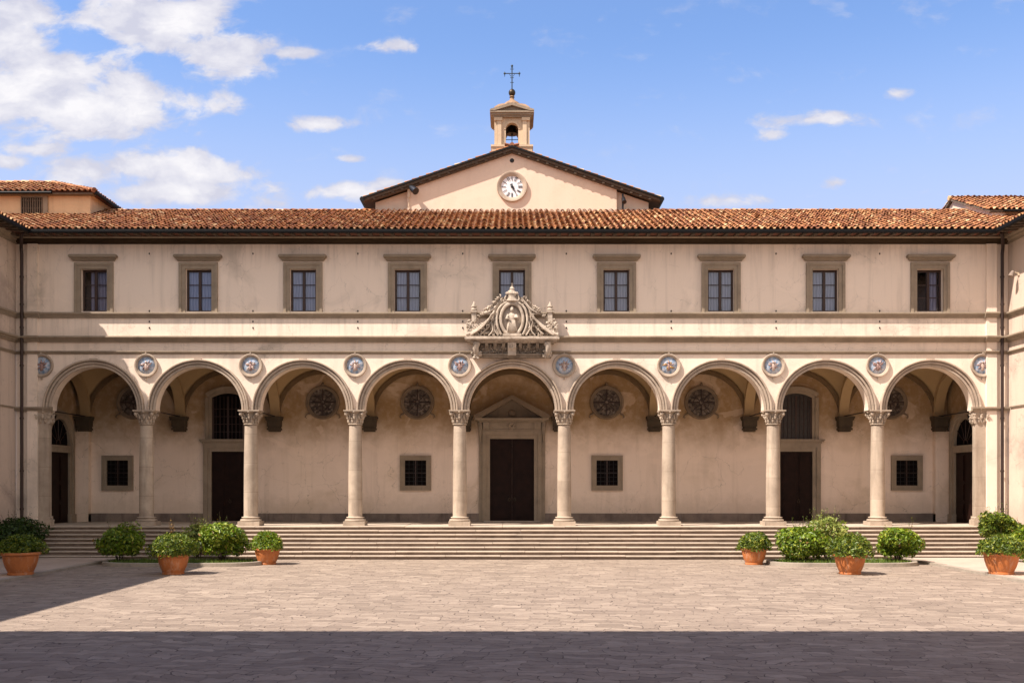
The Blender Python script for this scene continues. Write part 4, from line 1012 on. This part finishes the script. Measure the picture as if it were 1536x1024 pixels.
# ------------------------------------------------------------------ side wings and the unseen block added for the foreground shadow
def wing(s, label):
    Wg = thing('wing_building', label, 'building', (s*W, -20, 0))
    def bw(mb, name, mat, **kw): return mb.build(name, mat, Wg, (-s*W, 20, 0), **kw)
    mb = MB(); a, b = sorted((s*W, s*(W+13))); mb.box(a, b, -62, -.004, 0, 15.2)
    bw(mb, 'wall', M['wing'])
    def xf(x, y, z): return (s*(W+y), x, z)          # moulding profiles run along Y, project towards the court
    for nm, z0, z1, pj in MOLD:
        mb = MB(xf); molding(mb, prof_cornice(z0-.004, z1-.004, pj), -62, -.01); bw(mb, nm, M['trim'])
    mb = MB(xf); molding(mb, [(-.02, 6.98), (.05, 6.98), (.07, 7.05), (-.02, 7.06)], -62, -.3); bw(mb, 'impost_moulding', M['trim'])
    mb = MB(xf); molding(mb, [(-.02, 14.80), (.06, 14.80), (.08, 14.9), (.2, 14.94), (.22, 15.02), (.34, 15.05), (.36, 15.117), (-.02, 15.117)], -62, -.01); bw(mb, 'eaves_cornice', M['trim'])
    mb = MB(xf); mb.prism([(.1, 15.267), (-1.22, 15.117), (-1.22, 15.147), (.1, 15.297)], 'x', -62, -.02); bw(mb, 'eaves_soffit', M['soffit'])
    mb = MB(xf); y = -61.5
    while y < -1.4: mb.prism([(.05, 15.262), (-1.14, 15.112), (-1.14, 15.02), (-1.02, 14.99), (.05, 15.12)], 'x', y, y+.16); y += .52
    bw(mb, 'rafter_tails', M['rafter'])
    mb = MB(xf); mb.tube([(-62, -1.17, EZ-.07), (-1.2, -1.17, EZ-.07)], .085, 10); mb.box(-62, -1.2, -1.26, -1.08, EZ-.045, EZ+.012); bw(mb, 'gutter', M['gutter'])
    mb = MB(xf); mb.prism([(-1.12, EZ-.012), (6.5, EZ+7.62*SL-.03), (14, EZ), (14, 15.0), (-1.12, EZ-.05)], 'x', -62, 4.0); bw(mb, 'roof_deck', M['tilebed'])
    mb = MB(); tile_roof(mb, (s*(W-1.22), -12, EZ), (0, 1, 0), (s, 0, SL), 66, 20, 80+s, clip=lambda c: c.y < EY+.3+(abs(c.x)-22.4)*1.0); bw(mb, 'tile_covering', M['tile'], fix=False)
    return Wg
wl = wing(-1, 'shaded plaster side building closing the square on the left'); wr = wing(1, 'sunlit plaster side building closing the square on the right')

def add_shadow_caster():  # unseen roofed block, added so its eave shades the front paving
    Pg = thing('shadow_caster_block', 'added block out of view between the side buildings, casting the foreground shadow', 'building', (0, -34, 0))
    mb = MB(); mb.box(-W+.01, W-.01, -41.5, -31.1, 12.6, 14.2); mb.build('wall', M['wing'], Pg, (0, 34, 0))
    mb = MB(); mb.prism([(-30.5, 15.06), (-30.5, 15.15), (-36.5, 17.0), (-42.5, 15.15), (-42.5, 15.0), (-41.5, 14.2), (-31.1, 14.2)], 'x', -W+1.2, W-1.2); mb.build('roof', M['tilebed'], Pg, (0, 34, 0))
    mb = MB(); tile_roof(mb, (-W+1.2, -30.42, 15.12), (1, 0, 0), (0, -1, .31), 155, 2, 131); mb.build('tile_covering', M['tile'], Pg, (0, 34, 0), fix=False)
add_shadow_caster()

# attics standing on the roofs at both ends
def hip(mb, x0, x1, y0, y1, z, sl, seed, th=.1):
    h = (y1-y0)/2
    return h
at = thing('attic_house', 'ochre attic with hipped tile roof and barred window, top left', 'attic', (-26, 6, 15))
def ab(mb, name, mat, par=at, off=(26, -6, -15), **kw): return mb.build(name, mat, par, off, **kw)
hx, hy, hz, T = -21.52, 3.8, 18.40, 3.86
mb = MB(); mb.box(-40, -21.86, 4.2, 11.2, 14, hz+.05); ab(mb, 'wall', M['ochre'])
mb = MB()
v0 = [(-40, hy, hz), (hx, hy, hz), (hx, hy+2*T, hz), (-40, hy+2*T, hz), (-40, hy+T, hz+.4*T), (hx-T, hy+T, hz+.4*T)]
mb.face([v0[0], v0[1], v0[5], v0[4]]); mb.face([v0[1], v0[2], v0[5]]); mb.face([v0[2], v0[3], v0[4], v0[5]]); mb.face(v0[:4][::-1])
ab(mb, 'roof_deck', M['tilebed'])
mb = MB(); s4 = Vector((0, 1, .4)).normalized()
tile_roof(mb, (hx-.29*60, hy-.06, hz), (1, 0, 0), s4, 60, 11, 101, clip=lambda c: c.x < hx-(c.y-hy))
tile_roof(mb, (hx+.06, hy, hz), (0, 1, 0), (-1, 0, .4), 27, 10, 102, clip=lambda c: abs(c.y-hy-T) < T-(hx-c.x))
ridge(mb, (hx+.05, hy-.05, hz+.05), (hx-T, hy+T, hz+.4*T+.07), 103); ridge(mb, (-39, hy+T, hz+.4*T+.07), (hx-T, hy+T, hz+.4*T+.07), 104)
ab(mb, 'tile_covering', M['tile'], fix=False)
mb = MB(); mb.tube([(-40, hy-.05, hz-.05), (PX(78, hy), hy-.05, hz-.05)], .07, 8); mb.tube([(hx+.1, hy, hz-.03), (hx+.1, hy+2*T, hz-.03)], .10, 8); ab(mb, 'gutter', M['gutter'])
mb = MB(); mb.box(-30, -21.6, hy+.05, 4.3, hz-.10, hz-.02); ab(mb, 'eaves_board', M['soffit'])
mb = MB(); xa, xb = PX(34, 4.2), PX(64.5, 4.2); za, zb = PZ(327, 4.2), PZ(297, 4.2)
mb.box(xb, xb+.28, 4.10, 4.21, za-.3, zb+.12); mb.box(xa-.05, xb, 4.10, 4.21, zb, zb+.12)
aw = ab(mb, 'attic_window', M['trim'])
mb = MB(); mb.box(xa, xb, 4.17, 4.199, za-.3, zb); mb.build('dark_pane', M['dark'], aw)
mb = MB(); n = 9
for i in range(n+1): x = xa+(xb-xa)*i/n; mb.box(x-.028, x+.028, 4.06, 4.12, za-.3, zb)
for zq in (zb-.15, zb-.55, zb-.9): mb.box(xa, xb, 4.12, 4.15, zq-.03, zq+.03)
mb.build('wooden_bars', M['soffit'], aw)

ar = thing('attic_house', 'pale attic with gabled tile roof and plain sunlit end wall, top right', 'attic', (27, 7, 15))
def ab2(mb, name, mat, **kw): return mb.build(name, mat, ar, (-27, -7, -15), **kw)
gx, ry, rz_ = 24.25, 7.7, PZ(299, 7.7); ey = 3.1; ez = rz_-.4*(ry-ey)
mb = MB(); mb.prism([(ey+.35, 14), (2*ry-ey-.35, 14), (2*ry-ey-.35, ez+.05), (ry, rz_-.12), (ey+.35, ez+.05)], 'x', gx+.15, 40); ab2(mb, 'wall', M['gable'])
mb = MB(); mb.prism([(ey, ez), (ry, rz_), (2*ry-ey, ez), (2*ry-ey, ez-.09), (ry, rz_-.09), (ey, ez-.09)], 'x', gx, 40); ab2(mb, 'roof_deck', M['soffit'])
mb = MB(); tile_roof(mb, (gx-.1, ey-.06, ez), (1, 0, 0), s4, 55, 13, 111); tile_roof(mb, (gx-.1, 2*ry-ey+.06, ez), (1, 0, 0), Vector((0, -1, .4)), 55, 13, 112); ridge(mb, (gx-.1, ry, rz_+.06), (40, ry, rz_+.06), 113); ab2(mb, 'tile_covering', M['tile'], fix=False)
mb = MB(); mb.tube([(gx+.7, ey-.07, ez-.05), (40, ey-.07, ez-.05)], .07, 8); ab2(mb, 'gutter', M['gutter'])
mb = MB(); mb.box(PX(1486, 3.3), PX(1507, 3.3), ey+.1, ey+.36, 14, ez-.1); ab2(mb, 'corner_pier', M['wing'])

# small lamp on the right side building
wlp = thing('wall_lamp', 'small pale lamp sticking out of the sunlit right building near its eaves', 'lamp', (W, -1.05, PZ(410, -1.05)))
mb = MB(); mb.box(-.05, 0, -.08, .08, -.1, .1); mb.tube([(0, 0, 0), (-.2, 0, .05), (-.34, 0, -.04)], .025, 6); mb.build('arm', M['paint'], wlp)
mb = MB(); mb.tube([(-.28, 0, .10), (-.36, -.03, -.04), (-.42, -.05, -.16)], [.07, .11, .13], 10); mb.build('lamp_shade', M['plinth'], wlp, smooth=40)

# ------------------------------------------------------------------ planting
def leaves(mb, rnd, n, rx, ry, rz, size, zlow=-.7, lump=.18, shell=.62, up=.35, asp=.45):
    """n small pointed leaves through the outer volume of a lumpy ellipsoid centred on the origin"""
    lumps = [(Vector((rnd.gauss(0, 1), rnd.gauss(0, 1), rnd.gauss(0, .8))).normalized(), rnd.uniform(-1, 1)) for _ in range(26)]
    k = 0
    while k < n:
        v = Vector((rnd.gauss(0, 1), rnd.gauss(0, 1), rnd.gauss(0, 1))).normalized()
        if v.z < zlow: continue
        b = 1+lump*sum(a*max(0, v.dot(l))**14 for l, a in lumps)
        r = b*(shell+(1.04-shell)*rnd.random()**.55)
        p = Vector((v.x*rx*r, v.y*ry*r, v.z*rz*r))
        nrm = (v*.8+Vector((rnd.gauss(0, .75), rnd.gauss(0, .75), rnd.gauss(0, .75)+up))).normalized()
        t = nrm.cross(Vector((rnd.gauss(0, 1), rnd.gauss(0, 1), rnd.gauss(0, 1)))).normalized(); bt = nrm.cross(t)
        s = size*rnd.choice((.5, .7, .9, 1.1, 1.5))
        mb.f.append([mb.vt(p-t*s), mb.vt(p+bt*s*asp+nrm*s*.12), mb.vt(p+t*s), mb.vt(p-bt*s*asp+nrm*s*.12)]); k += 1
def sprigs(mb, rnd, n, base, h, spread, size, per=14):
    for _ in range(n):
        a = rnd.uniform(0, 2*pi); top = Vector((base[0]+spread*rnd.random()*cos(a), base[1]+spread*rnd.random()*sin(a), base[2]+h*rnd.uniform(.6, 1)))
        b0 = Vector((base[0]+spread*.35*cos(a), base[1]+spread*.35*sin(a), base[2]))
        for i in range(per):
            t = (i+.5)/per; p = b0.lerp(top, t)+Vector((rnd.gauss(0, .03), rnd.gauss(0, .03), 0))
            d_ = Vector((rnd.gauss(0, 1), rnd.gauss(0, 1), rnd.uniform(.2, 1.0))).normalized(); n_ = d_.cross(Vector((rnd.gauss(0, 1), rnd.gauss(0, 1), rnd.gauss(0, 1)))).normalized()
            s = size*rnd.uniform(.7, 1.3)*(1.15-.5*t); p2 = p+d_*s*1.6
            mb.f.append([mb.vt(p), mb.vt(p+d_*s*.8+n_*s*.4), mb.vt(p2), mb.vt(p+d_*s*.8-n_*s*.4)])
        yield b0, top

# pots with clipped box balls
def pot_obj(name, label, x, y, z, sc, pl, rz, leafm, seed, first, grp='potted shrubs in terracotta pots'):
    t = thing(name, label, 'potted shrub', (x, y, z), rz, grp)
    mb = MB()
    mb.lathe([(.36, 0), (.40, .01), (.405, .07), (.385, .085), (.40, .11), (.47, .26), (.525, .44), (.555, .60), (.56, .64), (.60, .655), (.625, .68), (.625, .73), (.60, .75), (.55, .75), (.53, .72), (.50, .60)], seg=40)
    mb.v = [(a*sc, b*sc, c*sc) for a, b, c in mb.v]
    mb.build('pot', M['pot'], t, smooth=40)
    mb = MB(); mb.lathe([(.53*sc, .66*sc), (.3*sc, .70*sc), (.02, .72*sc)], seg=24, cap=False); mb.build('soil', M['soil'], t, smooth=0)
    rnd = random.Random(seed); mb = MB(); rx, h = pl
    leaves(mb, rnd, 3800, rx, rx*.95, h, .056, -.35, .22, .4, .2)
    list(sprigs(mb, rnd, 26, (0, 0, h*.35), h*.78, rx*.85, .04, 8))
    o = mb.build('foliage', leafm, t, (0, 0, .70*sc+h*.30), fix=False)
    mb = MB()
    for i in range(5):
        a = 2*pi*i/5+rnd.random(); mb.tube([(.1*cos(a), .1*sin(a), .68*sc), (.3*rx*cos(a), .3*rx*sin(a), .7*sc+h*.5), (.55*rx*cos(a), .55*rx*sin(a), .7*sc+h*.9)], [.022, .016, .006], 6)
    mb.build('stems', M['stem'], t)
    return t
def gxy(px, py, z=0.0):
    d_ = FPX*(EYE-z)/(py-HOR); return ((px-768)*d_/FPX, d_-CAMD)
POTS = [(31, 863, 'large terracotta pot with dark clipped shrub in the shade by the left pavement', .09, 1.1, (.76, .52), 'box'),
        (260, 862, 'terracotta pot with green shrub and dry reddish stalks in front of the left planting bed', 0, 1.0, (.86, .64), 'box'),
        (401, 847, 'small terracotta pot with round yellow-green shrub right of the left planting bed', 0, .92, (.66, .56), 'leaf'),
        (1131, 847, 'small terracotta pot with round green shrub left of the right planting bed', 0, .92, (.66, .53), 'box'),
        (1275, 862, 'terracotta pot with domed shrub in front of the right planting bed', 0, 1.0, (.84, .59), 'box'),
        (1502, 862, 'large terracotta pot with spreading shrub at the right edge by the pavement kerb', .09, 1.08, (.86, .50), 'box')]
for i, (px, py, lab, z, sc, pl, lm) in enumerate(POTS):
    x, y = gxy(px, py, z); y += .40*sc; t = pot_obj('potted_shrub', lab, PX(px, y), y, z, sc, pl, i*1.3, M[lm], 200+i, i == 0)
    if i == 1:
        rnd = random.Random(77); mb = MB(); st_ = MB()
        for b0, top in sprigs(mb, rnd, 6, (.0, .1, 1.15), .95, .16, .05, 16): st_.tube([b0, top], [.010, .004], 5)
        mb.build('dry_leaves', M['dry'], t, fix=False); st_.build('dry_stalks', M['stem'], t)

# planting beds with kerbs
def bed(label, px0, px1, seed):
    x0, _ = gxy(px0, 850); x1, yf = gxy(px1, 850)
    yb = -4.3; y0 = yf; cxm = (x0+x1)/2
    t = thing('planting_bed', label, 'planting bed', (cxm, (y0+yb)/2, 0), group='planting beds in front of the steps')
    hx = (x1-x0)/2; hy = (yb-y0)/2
    def outline(inset, n=64):
        pts = []; r = min(hy, 1.3)-inset*.6
        for i in range(n):
            a = 2*pi*i/n; c, s_ = cos(a), sin(a); e = .5
            pts.append(((hx-inset)*math.copysign(abs(c)**e, c), (hy-inset)*math.copysign(abs(s_)**.9, s_)))
        return pts
    mb = MB(); A, Bp = outline(0), outline(.2); n = len(A)
    prof = [(A, -.02), (A, .13), ([(a[0]*.985+b[0]*.015, a[1]*.985+b[1]*.015) for a, b in zip(A, Bp)], .155), (Bp, .155), (Bp, .0)]
    rings = [[mb.vt((p[0], p[1], z)) for p in q_] for q_, z in prof]
    for a, b in zip(rings, rings[1:]):
        for k in range(n): l = (k+1) % n; mb.f.append([a[k], a[l], b[l], b[k]])
    mb.build('kerb', M['kerb'], t)
    mb = MB(); mb.face([(p[0], p[1], .10) for p in outline(.19)]); mb.build('soil', M['soil'], t, fix=False)
    rnd = random.Random(seed); mb = MB(); k = 0
    while k < 3800:
        u, v_ = rnd.uniform(-1, 1), rnd.uniform(-1, 1)
        if abs(u)**4+abs(v_)**2.2 > .92: continue
        k += 1
        p = Vector((u*(hx-.2), v_*(hy-.2), .09)); hgt = rnd.uniform(.05, .2); a = rnd.uniform(0, 2*pi); w_ = Vector((cos(a), sin(a), 0))*rnd.uniform(.008, .02); ln = Vector((rnd.gauss(0, .05), rnd.gauss(0, .05), hgt))
        mb.f.append([mb.vt(p-w_), mb.vt(p+w_), mb.vt(p+ln)])
    tag(mb.build('grass', M['grass'], t, fix=False), kind='stuff')
    return t
bed('stone kerbed planting bed on the left holding two leafy shrubs', 137, 384, 301)
bed('stone kerbed planting bed on the right holding three green shrubs', 1163, 1392, 302)

def shrub(label, px, py, width, height, leafm, seed, n=4200, z=.1, size=.08, zc=.55, yoff=0, sprig=0, spm='leaf', lump=.42, shell=.35, zlow=-.8):
    x, y = gxy(px, py, z); y += yoff
    t = thing('shrub', label, 'shrub', (x, y, z), group='shrubs growing in front of the steps')
    rnd = random.Random(seed); mb = MB(); rx = width/2; rz = height*(1-zc)
    leaves(mb, rnd, n, rx, rx*.9, rz, size, zlow, lump, shell)
    st_ = MB()
    for b0, top in sprigs(mb, rnd, sprig or 9, (0, 0, height*(.55-zc)), height*.75, rx*.9, .06, 14): st_.tube([b0+Vector((0, 0, height*zc)), top+Vector((0, 0, height*zc))], [.012, .004], 5)
    mb.build('foliage', M[leafm], t, (0, 0, height*zc), fix=False)
    for i in range(8):
        a = 2*pi*i/8+rnd.random(); st_.tube([(.05*cos(a), .05*sin(a), -.05), (.25*rx*cos(a), .25*rx*sin(a), height*.35), (.6*rx*cos(a), .6*rx*sin(a), height*.75)], [.025, .018, .006], 6)
    st_.build('stems', M['stem'], t)
    return t
shrub('bright green shrub with pointed tip at the left end of the left bed', 179, 842, 1.85, 1.42, 'leaf', 401, sprig=5, spm='leaf')
shrub('full glossy green shrub at the right end of the left bed', 333, 842, 1.95, 1.65, 'leaf', 402, n=5000, sprig=6, spm='leaf')
shrub('taller straggly pale shrub behind the glossy one in the left bed', 292, 839.5, 1.35, 1.6, 'pale', 403, n=1500, sprig=18, spm='pale', lump=.6, shell=.35, yoff=.5)
shrub('rounded dense shrub at the left end of the right bed', 1207, 842, 1.98, 1.55, 'leaf', 404, n=5000, zc=.5)
shrub('rounded shrub at the right end of the right bed', 1347, 842, 1.80, 1.45, 'leaf', 405, n=4600, sprig=4, spm='leaf', zc=.52)
shrub('loose pale shrub with spreading shoots behind the right bed pot', 1246, 839.5, 1.7, 1.85, 'pale', 406, n=1700, sprig=24, spm='pale', zc=.68, lump=.6, shell=.4, yoff=.6)
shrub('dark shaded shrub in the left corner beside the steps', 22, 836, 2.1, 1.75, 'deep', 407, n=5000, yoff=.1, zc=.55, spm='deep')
shrub('dense shrub in the right corner beside the steps', 1499, 837, 1.85, 1.95, 'box', 408, n=5000, zc=.70, yoff=0)
shrub('pale green shrub at the right edge behind the last pot', 1543, 842, 1.35, 1.5, 'leaf', 409, n=3200, zc=.5)
# small dark box on the paving
x, y = gxy(1161, 846)
bx = thing('junction_box', 'small dark metal box on the paving by the right planting bed', 'box', (x, y, 0))
mb = MB(); mb.box(-.08, .08, -.08, .08, 0, .13); mb.box(-.095, .095, -.095, .095, .13, .15); mb.build('housing', M['lampm'], bx)
mb = MB(); mb.box(-.055, .055, -.085, -.08, .03, .11); mb.build('cover_plate', M['gutter'], bx)
